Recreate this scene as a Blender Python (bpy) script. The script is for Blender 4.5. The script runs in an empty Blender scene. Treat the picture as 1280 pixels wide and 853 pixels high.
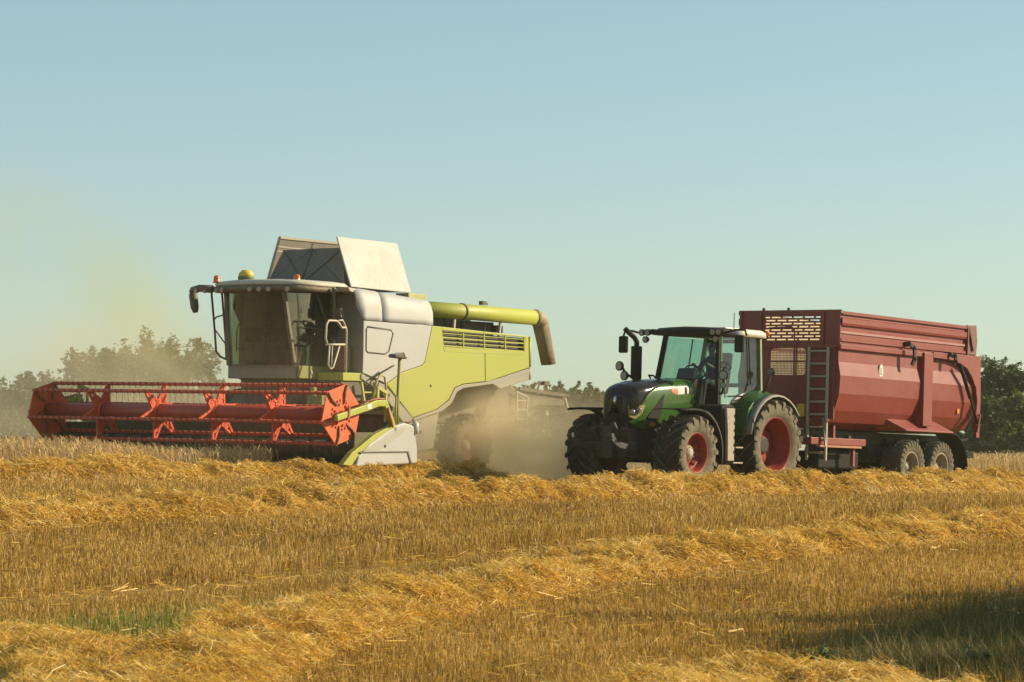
import bpy, bmesh, math, random
import numpy as np
from mathutils import Vector, Matrix
random.seed(7)
RNG = np.random.default_rng(11)
SC = bpy.context.scene
COL = SC.collection
PI = math.pi
ZO = 2.0                      # eye height above the datum
F = 3575.0                    # focal length in photo pixels (photo 1280 wide)
SUN_EL, SUN_AZ = math.radians(25), math.radians(10)   # azimuth: from +X turned towards +Y

# ------------------------------------------------------------------ scene settings
SC.view_settings.view_transform = 'Standard'
SC.view_settings.look = 'None'
SC.view_settings.exposure = 0.44
SC.view_settings.gamma = 1.0
SC.view_settings.use_curve_mapping = False
SC.render.engine = 'CYCLES'
SC.cycles.use_denoising = True
SC.cycles.max_bounces = 8
SC.cycles.transparent_max_bounces = 24
SC.cycles.volume_bounces = 2
SC.cycles.volume_step_rate = 2.0
SC.cycles.volume_max_steps = 128
SC.cycles.caustics_reflective = False
SC.cycles.caustics_refractive = False
SC.cycles.sample_clamp_indirect = 6.0

# ------------------------------------------------------------------ terrain
_BY = np.array([-400, 0, 8, 15, 20, 25, 29.4, 34, 39, 43, 47, 52, 60, 70, 90, 120, 200, 400, 1000, 4000], float)
_BZ = np.array([-1.9, -1.9, -1.85, -1.74, -1.62, -1.46, -1.27, -1.05, -.87, -.76, -.70, -.68, -.68, -.68, -.68, -.62, -.35, 0.0, .5, 2.0], float)
_fy = np.arange(-400, 1500, .5)
_fz = np.interp(_fy, _BY, _BZ)
_k = np.hanning(13); _k /= _k.sum()
_fz = np.convolve(np.pad(_fz, 6, mode='edge'), _k, mode='valid')

def lattice(x, y, seed):
    xi = np.floor(x).astype(np.int64); yi = np.floor(y).astype(np.int64)
    fx = x - xi; fy = y - yi
    fx = fx * fx * (3 - 2 * fx); fy = fy * fy * (3 - 2 * fy)
    def h(a, b):
        n = (a * 374761393 + b * 668265263 + seed * 1274126177) & 0x7fffffff
        n = ((n ^ (n >> 13)) * 1274126177) & 0x7fffffff
        return ((n ^ (n >> 16)) & 0xffff) / 65535.0
    return (h(xi, yi) * (1 - fx) + h(xi + 1, yi) * fx) * (1 - fy) + (h(xi, yi + 1) * (1 - fx) + h(xi + 1, yi + 1) * fx) * fy

def noise(x, y, s, seed=0, oct=3):
    x = np.asarray(x, float); y = np.asarray(y, float)
    v = 0; a = 1; t = 0
    for o in range(oct):
        v = v + a * lattice(x * s, y * s, seed + o * 17); t += a; a *= .5; s *= 2.03
    return v / t                                            # 0..1

def g(X, Y):
    """ground height (world z)"""
    X = np.asarray(X, float); Y = np.asarray(Y, float)
    b = np.interp(Y, _fy, _fz)
    t = np.interp(Y, [10, 25, 60, 80, 100], [-.012, -.02, -.02, -.01, 0])
    left = np.where(X < -5, -(X + 5), 0) * .015 * np.interp(Y, [20, 35, 70, 120], [0, 1, 1, 0])
    z = b + t * np.clip(X, -30, 30) + np.clip(left, 0, .35) + (noise(X, Y, .35, 3, 2) - .5) * .05
    return z + ZO

def gz(x, y):
    return float(g(x, y))

def pix(px, py):
    """ground point seen at a photo pixel (used to lay out the field)"""
    kx = (px - 640) / F; kz = -(py - 565) / F
    ys = np.arange(11, 140, .05)
    d = kz * ys + ZO - g(kx * ys, ys)
    i = np.argmax(d < 0)
    return kx * ys[i], ys[i]

# ------------------------------------------------------------------ materials
MATS = {}
def new_mat(name):
    m = bpy.data.materials.new(name); m.use_nodes = True
    nt = m.node_tree
    for n in list(nt.nodes): nt.nodes.remove(n)
    out = nt.nodes.new('ShaderNodeOutputMaterial')
    return m, nt, out
def N(nt, t, **k):
    n = nt.nodes.new(t)
    for a, b in k.items():
        if a in n.inputs: n.inputs[a].default_value = b
        else: setattr(n, a, b)
    return n
def c4(c): return (c[0], c[1], c[2], 1)
DUST = (.40, .31, .17)

def paint(name, col, rough=.38, dust=.3, metal=0.0, coat=0.0, bump=.0, scale=2.5, spec=.5):
    if name in MATS: return MATS[name]
    m, nt, out = new_mat(name)
    tc = N(nt, 'ShaderNodeTexCoord')
    n1 = N(nt, 'ShaderNodeTexNoise'); n1.inputs['Scale'].default_value = scale; n1.inputs['Detail'].default_value = 7; n1.inputs['Roughness'].default_value = .65
    n2 = N(nt, 'ShaderNodeTexNoise'); n2.inputs['Scale'].default_value = scale * 9; n2.inputs['Detail'].default_value = 4
    nt.links.new(tc.outputs['Object'], n1.inputs['Vector']); nt.links.new(tc.outputs['Object'], n2.inputs['Vector'])
    r = N(nt, 'ShaderNodeMapRange'); r.inputs[1].default_value = .34; r.inputs[2].default_value = .68; r.inputs[3].default_value = dust * .3; r.inputs[4].default_value = min(1, dust * 1.75)
    # runs and streaks of dust down the panel
    mp = N(nt, 'ShaderNodeMapping'); mp.inputs['Scale'].default_value = (scale * 3.2, scale * 3.2, scale * .28); nt.links.new(tc.outputs['Object'], mp.inputs[0])
    n3 = N(nt, 'ShaderNodeTexNoise'); n3.inputs['Scale'].default_value = 1.0; n3.inputs['Detail'].default_value = 5; n3.inputs['Roughness'].default_value = .6; nt.links.new(mp.outputs[0], n3.inputs['Vector'])
    av = N(nt, 'ShaderNodeMix', data_type='FLOAT'); av.inputs[0].default_value = .45; nt.links.new(n1.outputs['Fac'], av.inputs[2]); nt.links.new(n3.outputs['Fac'], av.inputs[3])
    nt.links.new(av.outputs[0], r.inputs[0])
    mul = N(nt, 'ShaderNodeMath', operation='MULTIPLY')
    r2 = N(nt, 'ShaderNodeMapRange'); r2.inputs[1].default_value = .3; r2.inputs[2].default_value = .7; r2.inputs[3].default_value = .55; r2.inputs[4].default_value = 1.2
    nt.links.new(n2.outputs['Fac'], r2.inputs[0]); nt.links.new(r.outputs[0], mul.inputs[0]); nt.links.new(r2.outputs[0], mul.inputs[1])
    mix = N(nt, 'ShaderNodeMix', data_type='RGBA')
    mix.inputs[6].default_value = c4(col); mix.inputs[7].default_value = c4(DUST)
    nt.links.new(mul.outputs[0], mix.inputs[0])
    b = N(nt, 'ShaderNodeBsdfPrincipled')
    nt.links.new(mix.outputs[2], b.inputs['Base Color'])
    rr = N(nt, 'ShaderNodeMapRange'); rr.inputs[1].default_value = 0; rr.inputs[2].default_value = 1; rr.inputs[3].default_value = rough; rr.inputs[4].default_value = min(1, rough + .55)
    nt.links.new(mul.outputs[0], rr.inputs[0]); nt.links.new(rr.outputs[0], b.inputs['Roughness'])
    b.inputs['Metallic'].default_value = metal
    b.inputs['Specular IOR Level'].default_value = spec
    if coat: b.inputs['Coat Weight'].default_value = coat; b.inputs['Coat Roughness'].default_value = .12
    if bump:
        nb = N(nt, 'ShaderNodeTexNoise'); nb.inputs['Scale'].default_value = 1.6; nb.inputs['Detail'].default_value = 2; nt.links.new(tc.outputs['Object'], nb.inputs['Vector'])
        bp = N(nt, 'ShaderNodeBump'); bp.inputs['Strength'].default_value = bump; bp.inputs['Distance'].default_value = .06
        nt.links.new(nb.outputs['Fac'], bp.inputs['Height']); nt.links.new(bp.outputs[0], b.inputs['Normal'])
    nt.links.new(b.outputs[0], out.inputs[0])
    MATS[name] = m
    return m

def rubber(name, col=(.018, .017, .016), side=.62, tread=.05):
    """tyre rubber: caked field dust on the sidewalls, tread darkened for the shade it stands in"""
    m, nt, out = new_mat(name)
    tc = N(nt, 'ShaderNodeTexCoord')
    sx = N(nt, 'ShaderNodeSeparateXYZ'); nt.links.new(tc.outputs['Normal'], sx.inputs[0])
    ab = N(nt, 'ShaderNodeMath', operation='ABSOLUTE'); nt.links.new(sx.outputs['Y'], ab.inputs[0])
    r = N(nt, 'ShaderNodeMapRange'); r.inputs[1].default_value = .35; r.inputs[2].default_value = .85; r.inputs[3].default_value = tread; r.inputs[4].default_value = side  # tread kept dark: shade on the tyre front is put into its colour
    nt.links.new(ab.outputs[0], r.inputs[0])
    n1 = N(nt, 'ShaderNodeTexNoise'); n1.inputs['Scale'].default_value = 9; n1.inputs['Detail'].default_value = 6
    nt.links.new(tc.outputs['Object'], n1.inputs['Vector'])
    r2 = N(nt, 'ShaderNodeMapRange'); r2.inputs[1].default_value = .3; r2.inputs[2].default_value = .7; r2.inputs[3].default_value = .6; r2.inputs[4].default_value = 1.2
    nt.links.new(n1.outputs['Fac'], r2.inputs[0])
    mul = N(nt, 'ShaderNodeMath', operation='MULTIPLY', use_clamp=True)
    nt.links.new(r.outputs[0], mul.inputs[0]); nt.links.new(r2.outputs[0], mul.inputs[1])
    mix = N(nt, 'ShaderNodeMix', data_type='RGBA'); mix.inputs[6].default_value = c4(col); mix.inputs[7].default_value = (.27, .225, .15, 1)
    nt.links.new(mul.outputs[0], mix.inputs[0])
    b = N(nt, 'ShaderNodeBsdfPrincipled'); b.inputs['Roughness'].default_value = .85; b.inputs['Specular IOR Level'].default_value = .2
    nt.links.new(mix.outputs[2], b.inputs['Base Color'])
    nt.links.new(b.outputs[0], out.inputs[0])
    return m

def glass(name, tint, refl=1.0, dusty=.08, dustcol=(.3, .27, .18)):
    m, nt, out = new_mat(name)
    t = N(nt, 'ShaderNodeBsdfTransparent'); t.inputs[0].default_value = c4(tint)
    gl = N(nt, 'ShaderNodeBsdfGlossy'); gl.inputs['Roughness'].default_value = .03
    fr = N(nt, 'ShaderNodeFresnel'); ge = N(nt, 'ShaderNodeNewGeometry'); io = N(nt, 'ShaderNodeMapRange'); io.inputs[3].default_value = 1.5; io.inputs[4].default_value = 1 / 1.5
    nt.links.new(ge.outputs['Backfacing'], io.inputs[0]); nt.links.new(io.outputs[0], fr.inputs[0])
    mm = N(nt, 'ShaderNodeMath', operation='MULTIPLY', use_clamp=True); mm.inputs[1].default_value = refl
    nt.links.new(fr.outputs[0], mm.inputs[0])
    mx = N(nt, 'ShaderNodeMixShader'); nt.links.new(mm.outputs[0], mx.inputs[0]); nt.links.new(t.outputs[0], mx.inputs[1]); nt.links.new(gl.outputs[0], mx.inputs[2])
    d = N(nt, 'ShaderNodeBsdfDiffuse'); d.inputs[0].default_value = c4(dustcol)
    n1 = N(nt, 'ShaderNodeTexNoise'); n1.inputs['Scale'].default_value = 4; n1.inputs['Detail'].default_value = 6
    tc = N(nt, 'ShaderNodeTexCoord'); nt.links.new(tc.outputs['Object'], n1.inputs['Vector'])
    r = N(nt, 'ShaderNodeMapRange'); r.inputs[1].default_value = .3; r.inputs[2].default_value = .75; r.inputs[3].default_value = dusty * .5; r.inputs[4].default_value = dusty * 1.6
    nt.links.new(n1.outputs['Fac'], r.inputs[0])
    m2 = N(nt, 'ShaderNodeMixShader'); nt.links.new(r.outputs[0], m2.inputs[0]); nt.links.new(mx.outputs[0], m2.inputs[1]); nt.links.new(d.outputs[0], m2.inputs[2])
    nt.links.new(m2.outputs[0], out.inputs[0])
    return m

def fibre(name, ramp, transl=.25, attr='tone', rough=.6, gloss=.06):
    """straw, stalks, leaves: per-strand tone attribute -> natural colour range, slight translucency"""
    m, nt, out = new_mat(name)
    at = N(nt, 'ShaderNodeAttribute'); at.attribute_name = attr
    cr = N(nt, 'ShaderNodeValToRGB')
    el = cr.color_ramp.elements
    el[0].position = ramp[0][0]; el[0].color = c4(ramp[0][1]); el[1].position = ramp[-1][0]; el[1].color = c4(ramp[-1][1])
    for p, c in ramp[1:-1]:
        e = el.new(p); e.color = c4(c)
    nt.links.new(at.outputs['Fac'], cr.inputs[0])
    d = N(nt, 'ShaderNodeBsdfDiffuse'); t = N(nt, 'ShaderNodeBsdfTranslucent'); gl = N(nt, 'ShaderNodeBsdfGlossy'); gl.inputs['Roughness'].default_value = rough
    gl.inputs[0].default_value = (.9, .85, .7, 1)
    nt.links.new(cr.outputs[0], d.inputs[0]); nt.links.new(cr.outputs[0], t.inputs[0])
    mx = N(nt, 'ShaderNodeMixShader'); mx.inputs[0].default_value = transl
    nt.links.new(d.outputs[0], mx.inputs[1]); nt.links.new(t.outputs[0], mx.inputs[2])
    m2 = N(nt, 'ShaderNodeMixShader'); m2.inputs[0].default_value = gloss
    nt.links.new(mx.outputs[0], m2.inputs[1]); nt.links.new(gl.outputs[0], m2.inputs[2])
    nt.links.new(m2.outputs[0], out.inputs[0])
    return m

def lamp_mat(name, col):
    m, nt, out = new_mat(name)
    b = N(nt, 'ShaderNodeBsdfPrincipled'); b.inputs['Base Color'].default_value = c4(col); b.inputs['Roughness'].default_value = .12; b.inputs['Coat Weight'].default_value = .6
    nt.links.new(b.outputs[0], out.inputs[0]); return m

# ------------------------------------------------------------------ mesh builder
class MB:
    def __init__(s): s.v = []; s.f = []; s.sm = []
    def add(s, vs, fs, smooth=False):
        o = len(s.v); s.v += [tuple(map(float, v)) for v in vs]
        for f in fs: s.f.append([i + o for i in f]); s.sm.append(smooth)
        return s
    def box(s, x0, x1, y0, y1, z0, z1):
        vs = [(x, y, z) for x in (x0, x1) for y in (y0, y1) for z in (z0, z1)]
        return s.add(vs, [(0, 1, 3, 2), (4, 6, 7, 5), (0, 4, 5, 1), (2, 3, 7, 6), (0, 2, 6, 4), (1, 5, 7, 3)])
    def bar(s, p, q, w, h=None, up=(0, 0, 1)):
        """rectangular bar from p to q"""
        h = h or w
        p = Vector(p); q = Vector(q); d = (q - p).normalized(); u = Vector(up)
        if abs(d.dot(u)) > .97: u = Vector((1, 0, 0))
        a = d.cross(u).normalized() * (w / 2); b = a.cross(d).normalized() * (h / 2)
        vs = [p + a + b, p - a + b, p - a - b, p + a - b, q + a + b, q - a + b, q - a - b, q + a - b]
        return s.add(vs, [(0, 1, 2, 3), (7, 6, 5, 4), (0, 4, 5, 1), (1, 5, 6, 2), (2, 6, 7, 3), (3, 7, 4, 0)])
    def prism(s, poly, y0, y1, plane='xz'):
        n = len(poly)
        def P(a, b, t):
            return {'xz': (a, t, b), 'yz': (t, a, b), 'xy': (a, b, t)}[plane]
        vs = [P(a, b, y0) for a, b in poly] + [P(a, b, y1) for a, b in poly]
        fs = [tuple(range(n)), tuple(range(2 * n - 1, n - 1, -1))]
        fs += [(i, i + n, (i + 1) % n + n, (i + 1) % n) for i in range(n)]
        return s.add(vs, fs)
    def tube(s, pts, r, n=8, closed=False):
        pts = [Vector(p) for p in pts]; m = len(pts)
        rs = r if isinstance(r, (list, tuple)) else [r] * m
        vs = []; prev = None
        for i, p in enumerate(pts):
            if closed: d = pts[(i + 1) % m] - pts[i - 1]
            else: d = pts[min(i + 1, m - 1)] - pts[max(i - 1, 0)]
            d.normalize()
            if prev is None:
                u = Vector((0, 0, 1)) if abs(d.z) < .9 else Vector((1, 0, 0))
            else: u = prev
            a = d.cross(u)
            if a.length < 1e-5: a = d.cross(Vector((0, 1, 0)))
            a.normalize(); b = a.cross(d).normalized(); prev = b
            for k in range(n):
                t = 2 * PI * k / n
                vs.append(p + (a * math.cos(t) + b * math.sin(t)) * rs[i])
        fs = []
        for i in range(m if closed else m - 1):
            j = (i + 1) % m
            for k in range(n):
                fs.append((i * n + k, i * n + (k + 1) % n, j * n + (k + 1) % n, j * n + k))
        s.add(vs, fs, True)
        if not closed:
            o = len(s.v) - len(vs)
            s.f.append([o + k for k in range(n)]); s.sm.append(False)
            s.f.append([o + (m - 1) * n + k for k in range(n - 1, -1, -1)]); s.sm.append(False)
        return s
    def lathe(s, prof, c, axis='y', n=32, close=False):
        """prof: (radius, offset along axis)"""
        c = Vector(c); vs = []
        for r, h in prof:
            for k in range(n):
                t = 2 * PI * k / n; a, b = r * math.cos(t), r * math.sin(t)
                vs.append({'y': (c.x + a, c.y + h, c.z + b), 'x': (c.x + h, c.y + a, c.z + b), 'z': (c.x + a, c.y + b, c.z + h)}[axis])
        fs = []
        m = len(prof)
        for i in range(m if close else m - 1):
            j = (i + 1) % m
            for k in range(n):
                fs.append((i * n + k, i * n + (k + 1) % n, j * n + (k + 1) % n, j * n + k))
        return s.add(vs, fs, True)
    def grid(s, rows, smooth=True, closed=False):
        m = len(rows); n = len(rows[0]); vs = [p for r in rows for p in r]; fs = []
        for i in range(m - 1):
            for k in range(n if closed else n - 1):
                fs.append((i * n + k, i * n + (k + 1) % n, (i + 1) * n + (k + 1) % n, (i + 1) * n + k))
        return s.add(vs, fs, smooth)
    def ball(s, c, r, n=12, sq=(1, 1, 1)):
        rows = []
        for i in range(n // 2 + 1):
            t = PI * i / (n // 2)
            rows.append([(c[0] + sq[0] * r * math.sin(t) * math.cos(2 * PI * k / n), c[1] + sq[1] * r * math.sin(t) * math.sin(2 * PI * k / n), c[2] + sq[2] * r * math.cos(t)) for k in range(n)])
        return s.grid(rows, True, True)
    def shell(s, t=0.0):
        return s
    def build(s, name, mat, parent=None, bevel=0.0, solid=0.0, label=None):
        me = bpy.data.meshes.new(name)
        me.from_pydata(s.v, [], s.f); me.update()
        bm = bmesh.new(); bm.from_mesh(me); bmesh.ops.recalc_face_normals(bm, faces=bm.faces); bm.to_mesh(me); bm.free()
        me.polygons.foreach_set('use_smooth', s.sm)
        o = bpy.data.objects.new(name, me); COL.objects.link(o)
        me.materials.append(mat)
        if parent is not None: o.parent = parent
        if solid:
            md = o.modifiers.new('thick', 'SOLIDIFY'); md.thickness = solid; md.offset = -1
        if bevel:
            md = o.modifiers.new('bevel', 'BEVEL'); md.width = bevel; md.segments = 2; md.limit_method = 'ANGLE'; md.angle_limit = math.radians(35)
        if label: o['label'] = label
        return o

def tag(o, label=None, cat=None, group=None, kind=None):
    if label: o['label'] = label
    if cat: o['category'] = cat
    if group: o['group'] = group
    if kind: o['kind'] = kind
    return o

def thing(name, M, label, cat, group=None):
    o = bpy.data.objects.new(name, None); o.empty_display_size = .3
    COL.objects.link(o); o.matrix_world = M
    return tag(o, label, cat, group)

def pose(ox, oy, oz, deg, roll=0.0, pitch=0.0):
    a = math.radians(deg)
    f = Vector((-math.sin(a), -math.cos(a), pitch)).normalized()
    l = Vector((math.cos(a), -math.sin(a), roll)); l = (l - f * l.dot(f)).normalized()
    u = f.cross(l)
    return Matrix(((f.x, l.x, u.x, ox), (f.y, l.y, u.y, oy), (f.z, l.z, u.z, oz + ZO), (0, 0, 0, 1)))

def copy_to(o, parent, M=None):
    c = o.copy(); COL.objects.link(c); c.parent = parent
    if M is not None: c.matrix_local = M
    for ch in o.children: copy_to(ch, c)
    return c

# ------------------------------------------------------------------ strands in bulk
def strands(name, P, mat, tone, parent=None, kind='stuff', label=None, cat=None):
    """P: (n, k, 2, 3) rows of left/right points -> n ribbons of k-1 quads"""
    n, k = P.shape[0], P.shape[1]
    co = P.reshape(-1, 3).astype(np.float32)
    base = (np.arange(n) * k * 2)[:, None, None]
    j = (np.arange(k - 1) * 2)[None, :, None]
    q = (base + j + np.array([0, 1, 3, 2])[None, None, :]).reshape(-1, 4)
    me = bpy.data.meshes.new(name)
    me.vertices.add(len(co)); me.vertices.foreach_set('co', co.ravel())
    nf = len(q)
    me.loops.add(nf * 4); me.loops.foreach_set('vertex_index', q.ravel().astype(np.int32))
    me.polygons.add(nf); me.polygons.foreach_set('loop_start', (np.arange(nf) * 4).astype(np.int32))
    me.update(calc_edges=True)
    a = me.attributes.new('tone', 'FLOAT', 'POINT'); a.data.foreach_set('value', np.repeat(tone.astype(np.float32), k * 2))
    me.materials.append(mat)
    o = bpy.data.objects.new(name, me); COL.objects.link(o)
    if parent is not None: o.parent = parent
    return tag(o, label, cat, None, kind)

def merge_strands(*lists):
    return np.concatenate(lists, 0)
# ------------------------------------------------------------------ wheels
TYRE = rubber('tractor_tyre_rubber')
TYRE_T = rubber('trailer_tyre_rubber', side=.5, tread=.3)
RED_RIM = paint('red_rim', (.23, .008, .004), .5, .07, spec=.3)
GREY_RIM = paint('grey_rim', (.16, .15, .13), .5, .45)
HUB_GREY = paint('hub_grey', (.34, .32, .28), .65, .4)
BLACK = paint('black_plastic', (.009, .009, .010), .62, .025, spec=.14)
BLACK_GLOSS = paint('black_gloss', (.005, .005, .006), .16, .03, spec=.3)
DARK = paint('dark_metal', (.016, .016, .016), .6, .08, spec=.3)
STEEL = paint('dull_steel', (.22, .21, .19), .45, .3, metal=.4)

def tyre_mesh(R, w, rr, lugs, lug_h, flat=False):
    mb = MB()
    Rc = R - lug_h                                   # carcass under the lugs
    hw = w / 2
    prof = [(rr, -.36 * w), (rr + .02, -.43 * w), (rr + .35 * (Rc - rr), -.505 * w), (rr + .62 * (Rc - rr), -.512 * w), (rr + .86 * (Rc - rr), -.485 * w), (Rc - .012, -.43 * w), (Rc, -.3 * w), (Rc + .006, 0)]
    prof = prof + [(r, -y) for r, y in prof[-2::-1]]
    mb.lathe(prof, (0, 0, 0), 'y', 56)
    if not flat:
        for k in range(lugs):
            for sd in (-1, 1):
                a0 = 2 * PI * k / lugs + (PI / lugs if sd > 0 else 0)
                secs = []
                for t, top, bot in ((-.05, R, Rc - .02), (.25, R, Rc - .02), (.55, R - .004, Rc - .02), (.82, R - .012, Rc - .03), (1.0, R - .03, Rc - .05), (1.06, R - .085, Rc - .10), (1.055, R - .16, Rc - .12)):
                    y = sd * t * hw
                    a = a0 + (min(t, 1.0) ** 0.9 if t > 0 else t) * hw * 1.05 / R
                    wd = (.030 + .012 * max(0, min(t, 1))) / R * (R / .8)
                    secs.append([(r * math.cos(q), y + (sd * .001), r * math.sin(q)) for r, q in ((bot, a - wd * 1.3), (top, a - wd), (top, a + wd), (bot, a + wd * 1.3))])
                o = len(mb.v)
                mb.grid(secs, False)
                n = len(secs)
                mb.f.append([o, o + 1, o + 2, o + 3]); mb.sm.append(False)
                b = o + (n - 1) * 4; mb.f.append([b + 3, b + 2, b + 1, b]); mb.sm.append(False)
    return mb

def rim_mesh(rr, w, dish, cap=.0):
    """deep dished rim; +y is the outer side"""
    mb = MB()
    o = .40 * w
    prof = [(rr + .035, o), (rr + .035, o + .02), (rr + .012, o + .024), (rr - .012, o), (rr - .035, o - .05), (rr - .05, o - .12), (rr - .075, o - .16), (rr - .085, -.02 * w + dish * .5)]
    prof += [(rr * .70, dish * .2 - .02 * w), (rr * .55, dish * .15), (rr * .40, dish * .2), (0.001, dish * .2)]
    mb.lathe(prof, (0, 0, 0), 'y', 48)
    prof = [(rr + .035, -o), (rr + .012, -o - .02), (rr - .02, -o + .03), (rr - .06, -o + .15), (rr - .085, -.02 * w)]
    mb.lathe(prof, (0, 0, 0), 'y', 48)
    # weld lugs round the disc
    for k in range(8):
        a = 2 * PI * k / 8 + .2
        c = (rr - .13) * math.cos(a), (rr - .13) * math.sin(a)
        mb.bar((c[0] * .92, dish * .2 + .01, c[1] * .92), (c[0] * 1.1, dish * .35 + .02, c[1] * 1.1), .06, .03, up=(0, 1, 0))
    return mb

def hub_mesh(r, y0, y1, bolts=8):
    mb = MB()
    mb.lathe([(0.001, y1), (r * .55, y1), (r * .62, y1 - .02), (r * .9, y1 - .03), (r, y1 - .05), (r, y0), (.001, y0)], (0, 0, 0), 'y', 28)
    for k in range(bolts):
        a = 2 * PI * k / bolts
        c = Vector((r * .76 * math.cos(a), y1 - .028, r * .76 * math.sin(a)))
        mb.tube([c, c + Vector((0, .03, 0))], r * .07, 6)
    return mb

def make_wheel(parent, x, y, z, R, w, rr, lugs, lug_h, tyre_m, rim_m, hub_m, dish, hub_r, yaw=0.0, spin=0.0):
    hub = hub_mesh(hub_r, -.2, dish * .2 + .07).build('wheel', hub_m, parent)
    hub.location = (x, y, z); hub.rotation_euler = (0, spin, yaw)
    t = tyre_mesh(R, w, rr, lugs, lug_h).build('tyre', tyre_m, hub, bevel=.006)
    rim_mesh(rr, w, dish).build('rim', rim_m, hub)
    return hub

# ------------------------------------------------------------------ TRACTOR
GREEN = paint('tractor_green', (.022, .085, .008), .26, .04, coat=.2)
TGLASS = glass('tractor_glass', (.56, .77, .71), 1.0, .05)
CREAM = paint('roof_cream', (.62, .58, .47), .4, .15)
WHITE_D = paint('white_decal', (.66, .62, .55), .4, .1)
RED_D = paint('red_decal', (.50, .14, .08), .4, .1)
ORANGE = paint('orange_reflector', (.72, .24, .015), .3, .05)
LENS = lamp_mat('lamp_lens', (.22, .21, .18))
AMBER = lamp_mat('amber_lens', (.62, .12, .01))
CHROME = paint('bright_metal', (.62, .60, .55), .2, .05, metal=.9)
GREYBEIGE = paint('dusty_grey_panel', (.30, .28, .24), .5, .4)
MG = paint('mudguard_grey', (.16, .165, .16), .45, .25)
SEAT = paint('seat_cloth', (.02, .02, .022), .8, .05)

MT = pose(2.49, 55.58, -.735, 38, -.018, .014)
tr = thing('tractor', MT, 'green farm tractor with red wheel rims and black nose, pulling the red trailer', 'tractor')

def hood_pt(x, t, out=0.0):
    xs = [-1.10, -.8, -.3, .2, .5, .7, .82, .875, .895]
    hw = np.interp(x, xs, [.50, .50, .49, .465, .435, .39, .33, .26, .15])
    zt = np.interp(x, xs, [2.20, 2.19, 2.165, 2.13, 2.085, 2.03, 1.95, 1.86, 1.78])
    zb = np.interp(x, xs, [1.62, 1.55, 1.30, 1.20, 1.17, 1.22, 1.30, 1.38, 1.46])
    zs = zt - np.interp(x, xs, [.28, .28, .29, .31, .31, .27, .22, .18, .14])
    if t < .6:
        q = t / .6 * PI / 2
        y = (hw + out) * math.sin(q) ** .85; z = zs + (zt + out - zs) * max(0, math.cos(q)) ** .62
    else:
        q = (t - .6) / .4
        y = (hw + out) * (1 - .10 * q * q); z = zs + (zb - zs) * q
    return y, z

def hood_split(x):            # where the black top gives way to the green flank
    return float(np.interp(x, [-1.1, -.62, -.5, -.2, .2, .5, .7, .82, .9], [.02, .02, .20, .34, .47, .60, .78, 1.0, 1.0]))

xs = [-1.10 + (1.10 + .895) * (1 - (1 - i / 36) ** 1.5) for i in range(37)]
mg, mk = MB(), MB()
rk = []
for x in xs:
    b = hood_split(x); rk.append([(x, math.copysign(1, i) * hood_pt(x, b * abs(i) / 12)[0], hood_pt(x, b * abs(i) / 12)[1]) for i in range(-12, 13)])
mk.grid(rk)
mk.add(rk[-1] + [(.905, 0, 1.62)], [(i, i + 1, 25) for i in range(24)], True)
for sd in (-1, 1):
    rg = []
    for x in xs:
        b = hood_split(x)
        rg.append([(x, sd * hood_pt(x, b + (1 - b) * i / 12)[0], hood_pt(x, b + (1 - b) * i / 12)[1]) for i in range(13)])
    mg.grid(rg)
mg.build('hood', GREEN, tr, solid=.01)
nose = mk.build('hood_cover', BLACK_GLOSS, tr, solid=.01)
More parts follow.
